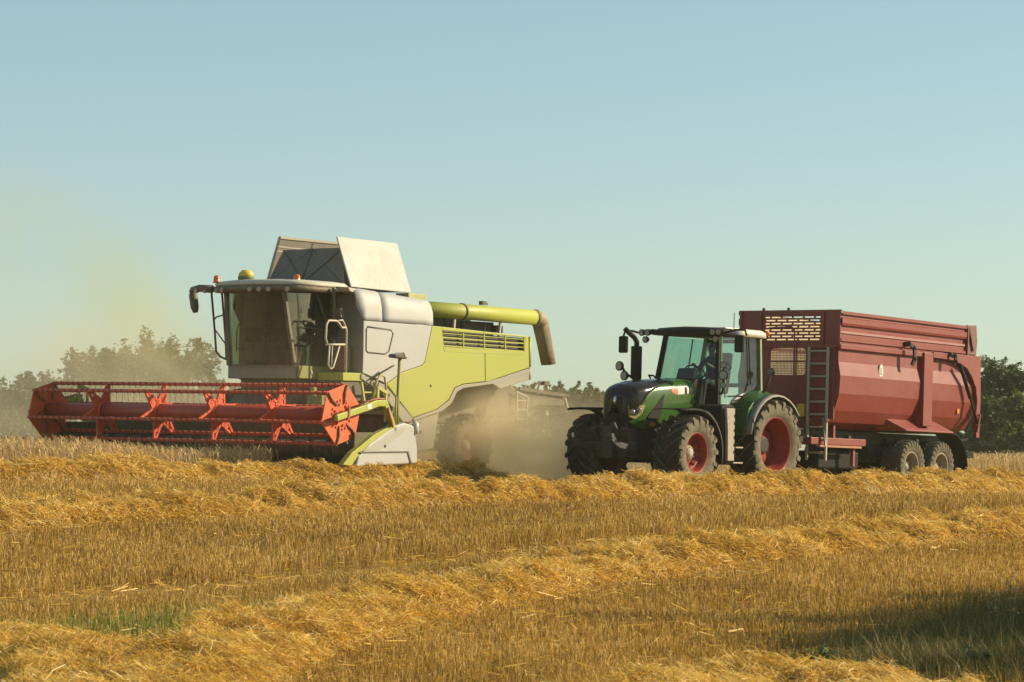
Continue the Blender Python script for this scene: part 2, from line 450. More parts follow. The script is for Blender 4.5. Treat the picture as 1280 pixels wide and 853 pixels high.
# dark intake slit on each flank
for sd in (-1, 1):
    mb = MB()
    poly = [(-.06, 1.86), (.02, 1.80), (.43, 1.40), (.40, 1.35), (.10, 1.36), (.02, 1.50)]
    pts = []
    for x, z in poly:
        hw = np.interp(x, [-1.10, -.8, -.3, .2, .5, .7], [.50, .50, .49, .465, .435, .39])
        pts.append((x, sd * (hw - .0), z))
    outp = [(x, y + sd * .008, z) for x, y, z in pts]; inp = [(x, y - sd * .06, z) for x, y, z in pts]
    n = len(pts)
    mb.add(outp + inp, [tuple(range(n)), tuple(range(2 * n - 1, n - 1, -1))] + [(i, (i + 1) % n, (i + 1) % n + n, i + n) for i in range(n)])
    mb.build('side_grille', BLACK, tr)
    # decals: red, white, black, white bars below the shoulder
    for x0, x1, m in ((-.28, -.50, RED_D), (-.50, -.72, WHITE_D), (-.72, -.80, BLACK), (-.80, -.86, WHITE_D), (-.86, -.90, BLACK)):
        rows = []
        for i in range(5):
            x = x0 + (x1 - x0) * i / 4
            lo = .505 if x > -.4 else .515
            rows.append([(x, sd * hood_pt(x, lo + (.62 - lo) * k / 4 * min(1, (.25 - x) / .75), .004)[0], hood_pt(x, lo + (.62 - lo) * k / 4 * min(1, (.25 - x) / .75), .004)[1]) for k in range(5)])
        MB().grid(rows).build('hood_stripe', m, tr)
    # headlight: yellowish surround, dark lens and clear bulb
    hp = []
    for x, z in ((.86, 1.62), (.845, 1.40), (.74, 1.36), (.58, 1.47), (.50, 1.64), (.62, 1.63)):
        tt = .6 + .4 * .5
        hw = np.interp(x, [.2, .5, .7, .82, .875, .895], [.465, .435, .39, .33, .26, .15])
        hp.append((x, sd * (hw + .006), z))
    mb = MB(); n = len(hp)
    mb.add(hp + [(x - .02, y - sd * .05, z) for x, y, z in hp], [tuple(range(n))] + [(i, (i + 1) % n, (i + 1) % n + n, i + n) for i in range(n)])
    hl = mb.build('headlight', paint('lamp_surround', (.26, .21, .05), .35, .15), tr)
    for (x, z, r) in ((.80, 1.49, .055), (.67, 1.54, .05)):
        hw = np.interp(x, [.2, .5, .7, .82, .875, .895], [.465, .435, .39, .33, .26, .15])
        mb = MB(); d = Vector((.75, sd * .66, 0)).normalized(); c = Vector((x, sd * (hw + .004), z))
        mb.tube([c - d * .03, c + d * .012, c + d * .02], [r, r, r * .5], 14)
        mb.build('lens', LENS, hl)
    mb = MB(); mb.box(.22, .36, sd * .462 - .004, sd * .462 + .006, 1.23, 1.31); mb.build('reflector', ORANGE, tr)
# nose emblem and centre grille
mb = MB(); mb.tube([(.868, 0, 1.80), (.888, 0, 1.77), (.902, 0, 1.70), (.906, 0, 1.62)], [.012, .034, .034, .012], 10); mb.build('emblem', CHROME, tr)
mb = MB()
for i in range(6): mb.box(.84, .905 - .004 * i, -.20, .20, 1.40 - i * .045 - .018, 1.40 - i * .045 + .012)
mb.box(.7, .87, -.26, .26, 1.10, 1.46)
mb.build('front_grille', BLACK, tr)
# engine, front axle, transmission, front hitch
mb = MB()
mb.box(-1.4, .70, -.33, .33, .72, 1.45); mb.box(-3.35, -1.2, -.38, .38, .62, 1.35)
mb.tube([(-2.85, -1.0, .93), (-2.85, 1.0, .93)], .17, 14)
mb.box(.62, .98, -.36, .36, .62, 1.16)
mb.build('chassis', DARK, tr, bevel=.03)
mb = MB(); mb.tube([(0, -1.05, .72), (0, -.5, .70), (0, 0, .76), (0, .5, .70), (0, 1.05, .72)], [.12, .10, .16, .10, .12], 12)
mb.box(-.16, .16, -.25, .25, .6, .98); mb.bar((.2, -.8, .78), (.2, .8, .78), .07); mb.build('front_axle', DARK, tr, bevel=.02)
fh = MB()
fh.bar((.9, -.36, .86), (1.10, -.36, 1.18), .16, .10); fh.bar((.9, .36, .86), (1.10, .36, 1.18), .16, .10); fh.box(.86, 1.06, -.52, .52, .74, .92)
fh.tube([(1.0, -.2, 1.0), (1.12, -.12, 1.28)], .05, 8); fh.tube([(1.0, .2, 1.0), (1.12, .12, 1.28)], .05, 8)
fh.box(.9, 1.12, -.12, .12, .60, 1.22)
fl = fh.build('front_linkage', DARK, tr, bevel=.015)
for sd in (-1, 1):
    mb = MB(); mb.bar((1.0, sd * .46, .80), (1.42, sd * .47, .86), .06, .11); mb.bar((1.42, sd * .47, .86), (1.66, sd * .47, 1.0), .06, .11)
    mb.tube([(1.66, sd * .41, 1.02), (1.66, sd * .53, 1.02)], .055, 10)
    mb.build('lift_arm', paint('arm_grey', (.025, .028, .032), .6, .05), fl, bevel=.01)
# wheels
FW = dict(R=.735, w=.62, rr=.37, lugs=17, lug_h=.062)
RW = dict(R=.925, w=.68, rr=.54, lugs=19, lug_h=.068)
for sd in (1, -1):
    h = make_wheel(tr, 0, sd * 1.04, .735, FW['R'], FW['w'], FW['rr'], FW['lugs'], FW['lug_h'], TYRE, RED_RIM, HUB_GREY, .30, .15, yaw=(0 if sd > 0 else PI) + math.radians(2), spin=.1 * sd)
    h = make_wheel(tr, -2.85, sd * .97, .925, RW['R'], RW['w'], RW['rr'], RW['lugs'], RW['lug_h'], TYRE, RED_RIM, RED_RIM, -.25, .20, yaw=(0 if sd > 0 else PI), spin=.07 * sd)
# front mudguards: arc over the rear half of the wheel, flat lip forward
for sd in (1, -1):
    rows = []
    for x, z in [(.62, 1.555), (.3, 1.575), (.05, 1.58), (-.14, 1.565)] + [(-.83 * math.sin(math.radians(a)), .735 + .83 * math.cos(math.radians(a))) for a in (20, 32, 45, 58, 70, 82, 94, 104)]:
        rows.append([(x, sd * y, z - dz) for y, dz in ((.72, .0), (.76, -.012), (1.30, -.012), (1.345, .0), (1.35, .035))])
    mb = MB(); mb.grid(rows); m = mb.build('front_mudguard', BLACK, tr, solid=.012)
    rows = []
    for a in (14, 24, 34, 46, 58, 70, 82, 94, 104):
        rows.append([(-.838 * math.sin(math.radians(a)), sd * y, .735 + .845 * math.cos(math.radians(a))) for y in (1.31, 1.356)])
    MB().grid(rows).build('guard_edge', MG, m, solid=.012)
    mb = MB(); mb.tube([(-.05, sd * .72, 1.0), (-.15, sd * .95, 1.52)], .03, 8); mb.build('guard_bracket', DARK, m)
# tank and steps between the axles
for sd in (1, -1):
    mb = MB(); poly = [(-.86, 1.66), (-1.05, 1.70), (-1.26, 1.70), (-1.26, .52), (-1.05, .52), (-.98, .62)]
    mb.prism(poly, sd * .60, sd * 1.28); mb.box(-1.2, -1.95, sd * .55, sd * .86, .55, 1.69); st = mb.build('fuel_tank', BLACK, tr, bevel=.03)
    mb = MB(); mb.prism([(-.95, 1.62), (-1.24, 1.62), (-1.24, .60), (-1.02, .60), (-1.0, 1.2)], sd * 1.283, sd * 1.345)
    for i in range(6): mb.bar((-1.0, sd * 1.348, .78 + i * .13), (-1.2, sd * 1.348, .86 + i * .13), .012, .018)
    mb.build('step_panel', GREYBEIGE, st, bevel=.015)
    mb = MB()
    mb.build('step_slot', BLACK, st) if False else None
    for i in range(6):
        mb = MB(); mb.box(-1.235, -1.205, sd * 1.345, sd * 1.349, .74 + i * .14, .80 + i * .14); mb.build('step_slot', BLACK, st)
    for z, w in ((.56, .34), (.86, .26)):
        mb = MB(); mb.box(-1.56, -1.56 + w, sd * .86, sd * 1.34, z - .015, z + .015); mb.build('step', STEEL, st, bevel=.006)
    mb = MB(); mb.tube([(-1.9, sd * 1.30, .9), (-1.9, sd * 1.36, 1.0), (-1.9, sd * 1.36, 1.35), (-1.9, sd * 1.30, 1.45)], .015, 8); mb.build('grab_rail', BLACK, st)
# rear fenders
for sd in (1, -1):
    angs = [-78, -65, -52, -39, -26, -13, 0, 13, 26, 39, 52]        # from the vertical, + towards the rear
    RF = 1.02
    def rim_at(a, r): return (-2.85 - r * math.sin(math.radians(a)), .925 + r * math.cos(math.radians(a)))
    rows = []
    for a in angs:
        x, z = rim_at(a, RF + (.06 if -50 < a < 10 else .02))
        x2, z2 = rim_at(a, RF)
        rows.append([(x, sd * .62, z + .02), (x, sd * .75, z + .025), (x, sd * .95, z + .01), (x2, sd * 1.10, z2), (x2, sd * 1.17, z2 - .012)])
    mb = MB(); mb.grid(rows)
    # inner side wall closing towards the cab
    rows = []
    for a in angs:
        x, z = rim_at(a, RF + (.06 if -50 < a < 10 else .02)); rows.append([(x, sd * .62, z + .02), (x, sd * .60, max(.95, z - .5) if a > -60 else z - .2)])
    mb.grid(rows)
    fd = mb.build('rear_fender', GREEN, tr, solid=.014)
    rows = []
    for a in angs:
        rows.append([(*rim_at(a, RF + .004)[:1], sd * 1.165, rim_at(a, RF + .004)[1]), (rim_at(a, RF)[0], sd * 1.30, rim_at(a, RF)[1] - .01), (rim_at(a, RF - .05)[0], sd * 1.31, rim_at(a, RF - .05)[1])])
    mb = MB(); mb.grid(rows); mb.build('fender_edge', MG, fd, solid=.014)
    # front skirt of the fender down to the step
    mb = MB(); mb.prism([(-1.86, 1.1), (-1.98, 1.62), (-2.18, 1.80), (-2.10, 1.55), (-1.97, 1.15)], sd * .62, sd * 1.17); mb.build('fender_skirt', GREEN, fd, bevel=.015)
    mb = MB(); mb.tube([(-2.75, sd * 1.0, 1.98), (-2.95, sd * 1.0, 2.2), (-3.05, sd * .98, 2.36)], .02, 8)
    mb.lathe([(.001, .05), (.07, .05), (.085, .0), (.06, -.06), (.001, -.08)], (-3.08, sd * .97, 2.40), 'x', 16); lm = mb.build('fender_lamp', BLACK, fd)
    mb = MB(); mb.lathe([(.001, .055), (.07, .052)], (-3.08, sd * .97, 2.40), 'x', 16); mb.build('lens', LENS, lm)
# cab: lower shell, pillars, roof, glass
def cabp(x, s, lev):      # lev 0 sill .. 1 roof; pillars lean in
    return (x[0] + (x[1] - x[0]) * lev, s * (.78 - .15 * lev), 1.70 + 1.42 * lev)
A, B, Cc = (-1.44, -1.66), (-2.02, -2.06), (-2.98, -3.12)
mb = MB(); mb.prism([(-1.40, 1.70), (-1.30, 1.3), (-1.5, .95), (-3.0, .95), (-3.05, 1.72)], -.76, .76)
mb.build('cab_floor', BLACK, tr, bevel=.02)
mb = MB(); mb.prism([(-1.05, 1.45), (-1.05, 2.10), (-1.15, 2.19), (-1.42, 2.22), (-1.46, 1.45)], -.47, .47); mb.build('scuttle', BLACK, tr, bevel=.03)
for sd in (1, -1):
    mb = MB(); mb.bar(cabp(A, sd, 0), cabp(A, sd, .5), .085, .06); mb.bar(cabp(A, sd, .49), cabp(A, sd, 1), .085, .06); mb.build('cab_pillar', BLACK, tr, bevel=.01)
    mb = MB(); p0, p1 = Vector(cabp(A, sd, 0)) + Vector((-.065, sd * .012, 0)), Vector(cabp(A, sd, 1)) + Vector((-.065, sd * .012, 0)); mb.bar(p0, p1, .07, .05); mb.build('cab_pillar', GREEN, tr, bevel=.01)
    mb = MB(); mb.bar(cabp(Cc, sd, .05), cabp(Cc, sd, 1), .10, .07); mb.build('cab_pillar', paint('pillar_green', (.10, .17, .06), .35, .35), tr, bevel=.01)
    # side glass door and rear quarter
    dx = [(A[0] - .11, A[1] - .11), (Cc[0] + .05, Cc[1] + .05)]
    mb = MB(); mb.grid([[cabp(dx[0], sd, q) for q in (.02, .5, .95)], [cabp(((dx[0][0] + dx[1][0]) / 2, (dx[0][1] + dx[1][1]) / 2), sd * 1.03, q) for q in (.02, .5, .95)], [cabp(dx[1], sd, q) for q in (.32, .6, .95)]])
    dr = mb.build('cab_door', TGLASS, tr)
    mb = MB(); mb.tube([cabp((-2.6, -2.68), sd * 1.06, .3), cabp((-2.6, -2.68), sd * 1.06, .95)], .016, 6); mb.tube([cabp((-1.75, -1.78), sd * 1.07, .12), cabp((-2.5, -2.5), sd * 1.07, .14)], .014, 6)
    mb.build('door_frame', BLACK, dr)
    mb = MB(); mb.tube([cabp((-1.62, -1.62), sd * 1.10, .10), cabp((-1.62, -1.70), sd * 1.12, .2), cabp((-1.62, -1.70), sd * 1.12, .42), cabp((-1.62, -1.62), sd * 1.10, .5)], .014, 6); mb.build('grab_rail', STEEL, dr)
rows = []
for i in range(9):
    t = -1 + 2 * i / 8
    bow = .16 * (1 - t * t)
    rows.append([cabp((A[0] + bow, A[1] + bow * .9), t * .97, q) for q in (.30, .5, .75, .95)])
mb = MB(); mb.grid(rows); mb.build('windscreen', TGLASS, tr)
mb = MB(); mb.grid([[cabp(Cc, t, q) for q in (.3, .6, .93)] for t in (-.95, 0, .95)]); mb.build('rear_window', TGLASS, tr)
for q in (.3, .93):
    mb = MB(); mb.bar(cabp(Cc, -1, q), cabp(Cc, 1, q), .06, .08); mb.build('window_frame', BLACK, tr)
def roof_rows(x0, x1, zt, zb, hw, n=10):
    rows = []
    for i in range(n + 1):
        t = i / n; x = x0 + (x1 - x0) * t
        w = hw * (1 - .10 * (2 * t - 1) ** 4); z = zt - (.09 * max(0, 1 - t * 4) ** 2 + .05 * max(0, t * 5 - 4) ** 2)
        rows.append([(x, -w, zb), (x, -w, z - .06), (x, -w * .9, z - .015), (x, -w * .5, z), (x, 0, z + .012), (x, w * .5, z), (x, w * .9, z - .015), (x, w, z - .06), (x, w, zb), (x, 0, zb)])
    return rows
def closed_roof(x0, x1, zt, zb, hw):
    rows = roof_rows(x0, x1, zt, zb, hw); mb = MB(); mb.grid(rows, True, True)
    n = len(rows[0]); o = 0; mb.f.append(list(range(n))); mb.sm.append(False); e = len(mb.v) - n; mb.f.append([e + k for k in range(n)][::-1]); mb.sm.append(False)
    return mb
rf = closed_roof(-1.22, -2.30, 3.235, 3.07, .72).build('cab_roof', BLACK, tr)
closed_roof(-2.303, -3.36, 3.25, 3.08, .73).build('rear_panel', CREAM, rf)
mb = MB(); mb.box(-2.9, -2.4, -.3, .3, 3.22, 3.275); mb.build('roof_hatch', CREAM, rf, bevel=.02)
mb = MB(); mb.tube([(-2.25, .60, 3.2), (-2.25, .60, 3.55)], .009, 6); mb.build('antenna', BLACK, rf)
mb = MB(); mb.lathe([(.001, .10), (.035, .09), (.045, .07), (.045, 0), (.001, 0)], (-3.38, .66, 3.14), 'z', 14); mb.build('beacon', AMBER, rf)
def work_lamp(parent, c, r=.055, d=(1, 0, 0)):
    d = Vector(d).normalized(); c = Vector(c)
    mb = MB(); mb.tube([c - d * .06, c - d * .02, c + d * .03], [r * .7, r * 1.1, r * 1.15], 14); lm = mb.build('work_lamp', BLACK, parent)
    mb = MB(); mb.tube([c + d * .028, c + d * .034], [r * .98, r * .9], 14); mb.build('lens', LENS, lm)
    return lm
for sd in (1, -1):
    for (x, y, z) in ((-1.24, .78, 3.12), (-1.24, .92, 3.12), (-1.26, .84, 2.98)): work_lamp(tr, (x, sd * y, z), .06, (1, sd * .15, -.1))
    mb = MB(); mb.bar((-1.32, sd * .66, 3.14), (-1.32, sd * 1.0, 3.12), .09, .10); mb.tube([(-1.32, sd * .98, 3.10), (-1.36, sd * 1.25, 3.16), (-1.38, sd * 1.44, 3.16), (-1.38, sd * 1.48, 3.05)], .022, 8)
    ar = mb.build('mirror_arm', BLACK, tr)
    mb = MB(); yy = 1.48 if sd < 0 else 1.32
    mb.box(-1.42, -1.34, sd * (yy - .11), sd * (yy + .10), 2.72, 3.06); mi = mb.build('mirror', BLACK, tr, bevel=.03)
    mb = MB(); mb.box(-1.425, -1.421, sd * (yy - .09), sd * (yy + .08), 2.75, 3.03); mb.build('mirror_glass', CHROME, mi)
    # roof rear lamps
    work_lamp(tr, (-3.36, sd * .62, 3.12), .06, (-1, sd * .2, -.2))
# lamps on a stalk by the far side of the hood, near pillar lamp cluster
mb = MB(); mb.tube([(-.95, -.70, 2.10), (-.80, -.98, 2.28), (-.74, -1.04, 2.42)], .025, 8); sk = mb.build('lamp_bracket', BLACK, tr)
work_lamp(tr, (-.70, -1.06, 2.43), .085, (1, -.2, 0)); work_lamp(tr, (-.76, -.98, 2.24), .085, (1, -.2, 0))
mb = MB(); mb.tube([(-1.55, .80, 1.9), (-1.50, .88, 2.0), (-1.50, .88, 2.5)], .02, 8); mb.build('lamp_bracket', BLACK, tr)
for z, r in ((2.48, .06), (2.28, .085), (2.08, .05)): work_lamp(tr, (-1.47, .90, z), r, (1, .3, 0))
work_lamp(tr, (-1.50, 1.0, 2.44), .05, (1, .3, 0))
# exhaust
mb = MB(); mb.lathe([(.001, .66), (.105, .66), (.11, .62), (.11, .02), (.08, 0), (.001, 0)], (-.88, -.79, 2.17), 'z', 20)
mb.tube([(-.9, -.78, 1.5), (-.88, -.79, 2.2)], .07, 12)
ex = mb.build('exhaust', BLACK, tr)
mb = MB(); mb.tube([(-.88, -.79, 2.82), (-.88, -.79, 2.92), (-.84, -.82, 3.0), (-.74, -.88, 3.09), (-.66, -.93, 3.17)], .052, 12); mb.build('exhaust_pipe', BLACK, ex)
mb = MB(); mb.tube([(-1.0, -.52, 2.20), (-1.05, -.6, 2.26), (-1.3, -.66, 2.26), (-1.38, -.66, 2.2)], .018, 8); mb.build('hand_rail', BLACK, tr)
# seat, wheel, dash
mb = MB(); mb.prism([(-2.15, 1.98), (-2.62, 1.93), (-2.78, 2.75), (-2.68, 2.78), (-2.56, 2.10), (-2.15, 2.10)], -.26, .26); mb.box(-2.5, -2.25, -.18, .18, 1.6, 1.95); mb.build('seat', SEAT, tr, bevel=.04)
mb = MB(); mb.tube([(-1.5, 0, 1.6), (-1.62, 0, 2.1), (-1.72, 0, 2.28)], [.10, .08, .05], 10); mb.prism([(-1.36, 2.1), (-1.5, 2.42), (-1.62, 2.42), (-1.6, 2.1)], -.2, .2); mb.build('dashboard', BLACK, tr, bevel=.02)
mb = MB(); cx, cz = -1.80, 2.36
mb.tube([(cx + .20 * math.cos(t) * .75, .21 * math.sin(t), cz + .2 * math.cos(t) * .6) for t in [2 * PI * k / 20 for k in range(20)]], .016, 8, closed=True)
for t in (0.4, 2.5, 4.6): mb.tube([(cx + .03, 0, cz - .05), (cx + .20 * math.cos(t) * .75, .21 * math.sin(t), cz + .2 * math.cos(t) * .6)], .012, 6)
mb.build('steering_wheel', BLACK, tr)
mb = MB(); mb.box(-1.86, -1.82, .34, .56, 2.2, 2.42); mb.tube([(-2.1, .44, 1.95), (-1.84, .45, 2.22)], .02, 6); mb.build('console', BLACK, tr, bevel=.01)
# ------------------------------------------------------------------ TRAILER
TRED = paint('trailer_red', (.195, .016, .012), .5, .05, scale=1.3, bump=.25)
TRED_D = paint('trailer_red_front', (.20, .021, .014), .55, .08)
LINER = paint('dusty_liner', (.62, .50, .36), .7, .5)
MTR = pose(6.69 - 1.22 * .809, 58.9 + 1.22 * .588, -.82, 36, -.018, .02)
tl = thing('grain_trailer', MTR, 'dark red tipping grain trailer with ladder at the front, hitched behind the green tractor', 'trailer')
XL = -6.12
TUB = [(2.985, 1.165), (2.70, 1.170), (2.42, 1.225), (2.05, 1.205), (1.70, 1.105), (1.46, .955), (1.34, .60)]
def tub(out, x0, x1, mat, name, solid, parent=tl):
    mb = MB()
    for sd in (1, -1):
        for k in range(len(TUB) - 1):
            (z0, y0), (z1, y1) = TUB[k], TUB[k + 1]
            n = 8
            rows = []
            for i in range(n + 1):
                t = i / n; x = x0 + (x1 - x0) * t
                rows.append([(x, sd * (y0 + out), z0), (x, sd * (y1 + out), z1)])
            mb.grid(rows, False)
    mb.add([(x0, -.6, 1.34), (x0, .6, 1.34), (x1, .6, 1.34), (x1, -.6, 1.34)], [(0, 1, 2, 3)])
    return mb.build(name, mat, parent, solid=solid)
bodyp = tub(0, -.004, XL, TRED, 'tub', .0)
tub(-.02, -.03, XL + .02, LINER, 'tub_liner', .0)
# corrugated raised sides
RIB = [(3.745, 1.20), (3.745, 1.255), (3.68, 1.255), (3.67, 1.20), (3.625, 1.205), (3.60, 1.25), (3.50, 1.25), (3.455, 1.235), (3.44, 1.185), (3.36, 1.185), (3.34, 1.215), (3.29, 1.225), (3.275, 1.20), (3.20, 1.20), (3.18, 1.235), (3.13, 1.235), (3.11, 1.20), (3.0, 1.195)]
for sd in (1, -1):
    mb = MB()
    mb.grid([[(x, sd * y, z) for z, y in RIB] for x in [0 - i * .6 for i in range(10)] + [-5.62]], False)
    mb.build('raised_side', TRED, tl, solid=.006)
    mb = MB(); mb.grid([[(x, sd * 1.165, z) for z in (3.73, 3.4, 3.0)] for x in (-.03, -3, -5.62)], False); mb.build('side_liner', LINER, tl)
    mb = MB(); mb.box(.03, -3.55, sd * 1.16, sd * 1.245, 2.965, 3.065); mb.box(-3.55, -5.6, sd * 1.16, sd * 1.248, 2.99, 3.075); mb.build('side_rail', TRED, tl, bevel=.008)
    # post and rear side frame with its curved inner edge
    mb = MB(); mb.prism([(1.0, 1.47), (1.29, 1.47), (1.29, 3.06), (1.15, 3.06), (1.15, 2.0)], -3.55, -3.955, 'yz') if sd > 0 else mb.prism([(-1.0, 1.47), (-1.29, 1.47), (-1.29, 3.06), (-1.15, 3.06), (-1.15, 2.0)], -3.55, -3.955, 'yz')
    mb.build('side_post', TRED, tl, bevel=.01)
    poly = [(-3.96, 3.085), (-6.20, 3.10), (-6.24, 2.2), (-6.22, 1.28), (-6.08, 1.28), (-6.02, 1.62), (-6.08, 2.10), (-5.99, 2.40), (-5.80, 2.62), (-5.55, 2.80), (-5.25, 2.89), (-4.85, 2.95), (-3.96, 2.97)]
    mb = MB(); mb.prism(poly, sd * 1.232, sd * 1.295); fr = mb.build('rear_side_frame', TRED, tl, bevel=.006)
    mb = MB(); mb.tube([(-6.10, sd * 1.25, 1.72), (-6.10, sd * 1.33, 1.72)], .06, 12); mb.tube([(-6.06, sd * 1.25, 1.55), (-6.06, sd * 1.33, 1.55)], .05, 12); mb.bar((-6.14, sd * 1.30, 1.80), (-6.02, sd * 1.30, 1.40), .12, .05); mb.build('hinge', TRED, fr, bevel=.008)
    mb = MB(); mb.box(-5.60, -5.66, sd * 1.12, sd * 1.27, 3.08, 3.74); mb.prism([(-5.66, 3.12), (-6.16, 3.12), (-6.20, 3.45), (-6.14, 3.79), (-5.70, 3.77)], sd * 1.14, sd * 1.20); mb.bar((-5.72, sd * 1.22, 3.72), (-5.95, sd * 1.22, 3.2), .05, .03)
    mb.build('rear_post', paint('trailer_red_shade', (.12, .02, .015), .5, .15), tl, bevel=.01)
    mb = MB(); mb.tube([(-5.17, sd * 1.315, 2.86), (-5.68, sd * 1.32, 2.15)], .042, 10); mb.tube([(-5.68, sd * 1.32, 2.15), (-6.05, sd * 1.32, 1.62)], .025, 10); mb.build('hydraulic_strut', BLACK, tl)
    for hx in (-2.80, -4.70):
        s = 1.0 if hx > -3 else .45
        mb = MB(); zz = 3.0 if hx > -3 else 2.98
        hk = [(hx + .05, sd * 1.20, zz + .19 * s), (hx + .02, sd * 1.33, zz + .21 * s), (hx - .05, sd * 1.41, zz + .12 * s), (hx - .06, sd * 1.42, zz - .10 * s), (hx - .01, sd * 1.38, zz - .25 * s)]
        for p, q in zip(hk[:-1], hk[1:]): mb.bar(p, q, .10, .045, up=(0, 1, 0))
        for p in hk[1:-1]: mb.ball(p, .05, 10)
        mb.build('tarp_hook', DARK, tl)
    # sloping wheel cover
    mb = MB(); y0, y1 = 1.02, 1.275
    mb.add([(-2.36, sd * y0, 1.60), (-4.52, sd * y0, 1.60), (-5.02, sd * y1, 1.375), (-2.86, sd * y1, 1.375), (-2.36, sd * .75, 1.34), (-4.52, sd * .75, 1.34), (-5.02, sd * y1, 1.345), (-2.86, sd * y1, 1.345)],
           [(0, 1, 2, 3), (3, 2, 6, 7), (0, 3, 7, 4), (1, 5, 6, 2), (4, 7, 6, 5)]); mb.build('wheel_cover', TRED, tl, bevel=.006)
    rows = [[(x, sd * .72, z), (x, sd * 1.25, z), (x, sd * 1.265, z - .03)] for x, z in ((-5.0, 1.36), (-5.2, 1.34), (-5.40, 1.24), (-5.58, 1.08), (-5.70, .88), (-5.76, .66), (-5.78, .42))]
    mb = MB(); mb.grid(rows); mb.build('mudguard', BLACK, tl, solid=.012)
    for wx in (-3.26, -4.63):
        make_wheel(tl, wx, sd * .98, .585, .585, .48, .30, 26, .028, TYRE_T, GREY_RIM, GREY_RIM, .16, .12, yaw=0 if sd > 0 else PI, spin=.2 + wx)
    mb = MB(); mb.box(.55, -1.75, sd * .70, sd * .90, .985, 1.13); bm_ = mb.build('side_beam', TRED, tl, bevel=.01)
    mb = MB(); mb.box(.35, -1.40, sd * .902, sd * 1.0, .93, .975); mb.build('plank', paint('beam_red', (.36, .10, .07), .6, .4), bm_, bevel=.008)
    mb = MB(); mb.box(-1.18, -1.26, sd * .85, sd * .92, .55, .985); mb.build('support', TRED_D, tl)
    mb = MB(); mb.box(-.45, -.52, sd * .75, sd * .85, 1.12, 1.40); mb.build('support', TRED_D, tl)
    mb = MB(); mb.box(-5.36, -5.46, sd * 1.165, sd * 1.175, 1.80, 1.90); mb.build('reflector', ORANGE, tl)
    mb = MB(); mb.box(-5.95, -6.35, sd * .8, sd * 1.1, .82, .98); mb.bar((-5.9, sd * .95, 1.2), (-6.3, sd * .95, 1.25), .05); lb = mb.build('rear_lamp', BLACK, tl)
    mb = MB(); mb.box(-6.352, -6.362, sd * .84, sd * 1.06, .84, .96); mb.build('lens', paint('red_lens', (.45, .02, .02), .2, .1), lb)
# badge (pale oval, dark marks)
mb = MB(); c = Vector((-1.77, 1.215, 2.575)); n = 24
mb.add([c + Vector((.085 * math.cos(2 * PI * k / n), .0, .15 * math.sin(2 * PI * k / n))) for k in range(n)] + [c + Vector((.085 * math.cos(2 * PI * k / n), -.03, .15 * math.sin(2 * PI * k / n))) for k in range(n)],
       [tuple(range(n))] + [(i, (i + 1) % n, (i + 1) % n + n, i + n) for i in range(n)]); bd = mb.build('badge', WHITE_D, tl)
mb = MB(); yb = 1.2175
mb.box(c.x + .035, c.x + .022, yb - .002, yb, c.z - .07, c.z + .08); mb.box(c.x + .022, c.x - .0, yb - .002, yb, c.z - .07, c.z - .052)
mb.box(c.x - .012, c.x - .04, yb - .002, yb, c.z + .045, c.z + .06); mb.box(c.x - .012, c.x - .022, yb - .002, yb, c.z - .05, c.z + .045); mb.box(c.x - .012, c.x - .04, yb - .002, yb, c.z - .065, c.z - .05)
mb.build('badge_mark', DARK, bd)
# front wall, built round its two openings
def wallpiece(mb, y0, y1, z0, z1): mb.box(-.03, .0, y0, y1, z0, z1)
mb = MB()
wallpiece(mb, -1.20, -.60, 3.07, 3.74); wallpiece(mb, .73, 1.20, 3.07, 3.74); wallpiece(mb, -.60, .73, 3.07, 3.13); wallpiece(mb, -.60, .73, 3.66, 3.74)
mb.prism([(-.45, 2.42), (-1.235, 2.42), (-1.18, 2.70), (-1.175, 2.985), (-.45, 2.985)], -.03, 0, 'yz'); mb.prism([(.42, 2.42), (1.235, 2.42), (1.18, 2.70), (1.175, 2.985), (.42, 2.985)], -.03, 0, 'yz')
mb.prism([(1.235, 2.42), (1.215, 2.05), (1.115, 1.70), (.965, 1.46), (.60, 1.33), (-.60, 1.33), (-.965, 1.46), (-1.115, 1.70), (-1.215, 2.05), (-1.235, 2.42)], -.03, 0, 'yz')
fw_ = mb.build('front_wall', TRED_D, tl)
mb = MB(); mb.box(-.03, .045, -1.23, 1.23, 2.985, 3.07); mb.box(-.03, .03, -1.23, 1.23, 3.742, 3.775)
for y in (-1.18, -.70, .80, 1.19): mb.box(.001, .035, y - .03, y + .03, 3.07, 3.742)
for y in (-1.1, .45, 1.08): mb.box(.001, .04, y - .035, y + .035, 1.5, 2.985)
mb.build('front_frame', TRED_D, tl, bevel=.006)
mb = MB()
z0, z1, y0, y1, R_ = 3.13, 3.66, -.60, .73, 8
pit = (z1 - z0) / R_
for r in range(R_ + 1):
    zc = z0 + r * pit; mb.box(-.022, -.006, y0, y1, max(z0, zc - .019), min(z1, zc + .019))
for r in range(R_):
    yy = y0 + (.13 if r % 2 else .0)
    while yy < y1:
        mb.box(-.021, -.007, max(y0, yy - .022), min(y1, yy + .022), z0 + r * pit + .019, z0 + (r + 1) * pit - .019); yy += .265
mb.build('vent_grille', TRED_D, tl)
mb = MB(); z0, z1, y0, y1 = 2.42, 2.985, -.45, .42
k = 0
yy = y0
while yy < y1 + .001: mb.box(-.02, -.012, yy - .0075, yy + .0075, z0, z1); yy += .034
zz = z0
while zz < z1 + .001: mb.box(-.0195, -.0125, y0, y1, zz - .0075, zz + .0075); zz += .034
mw = mb.build('mesh_window', paint('dusty_mesh', (.34, .12, .09), .6, .5), tl)
mb = MB(); mb.box(-.01, .012, y0, y1, 2.69, 2.715); mb.box(-.01, .014, .16, .185, z0, z1)
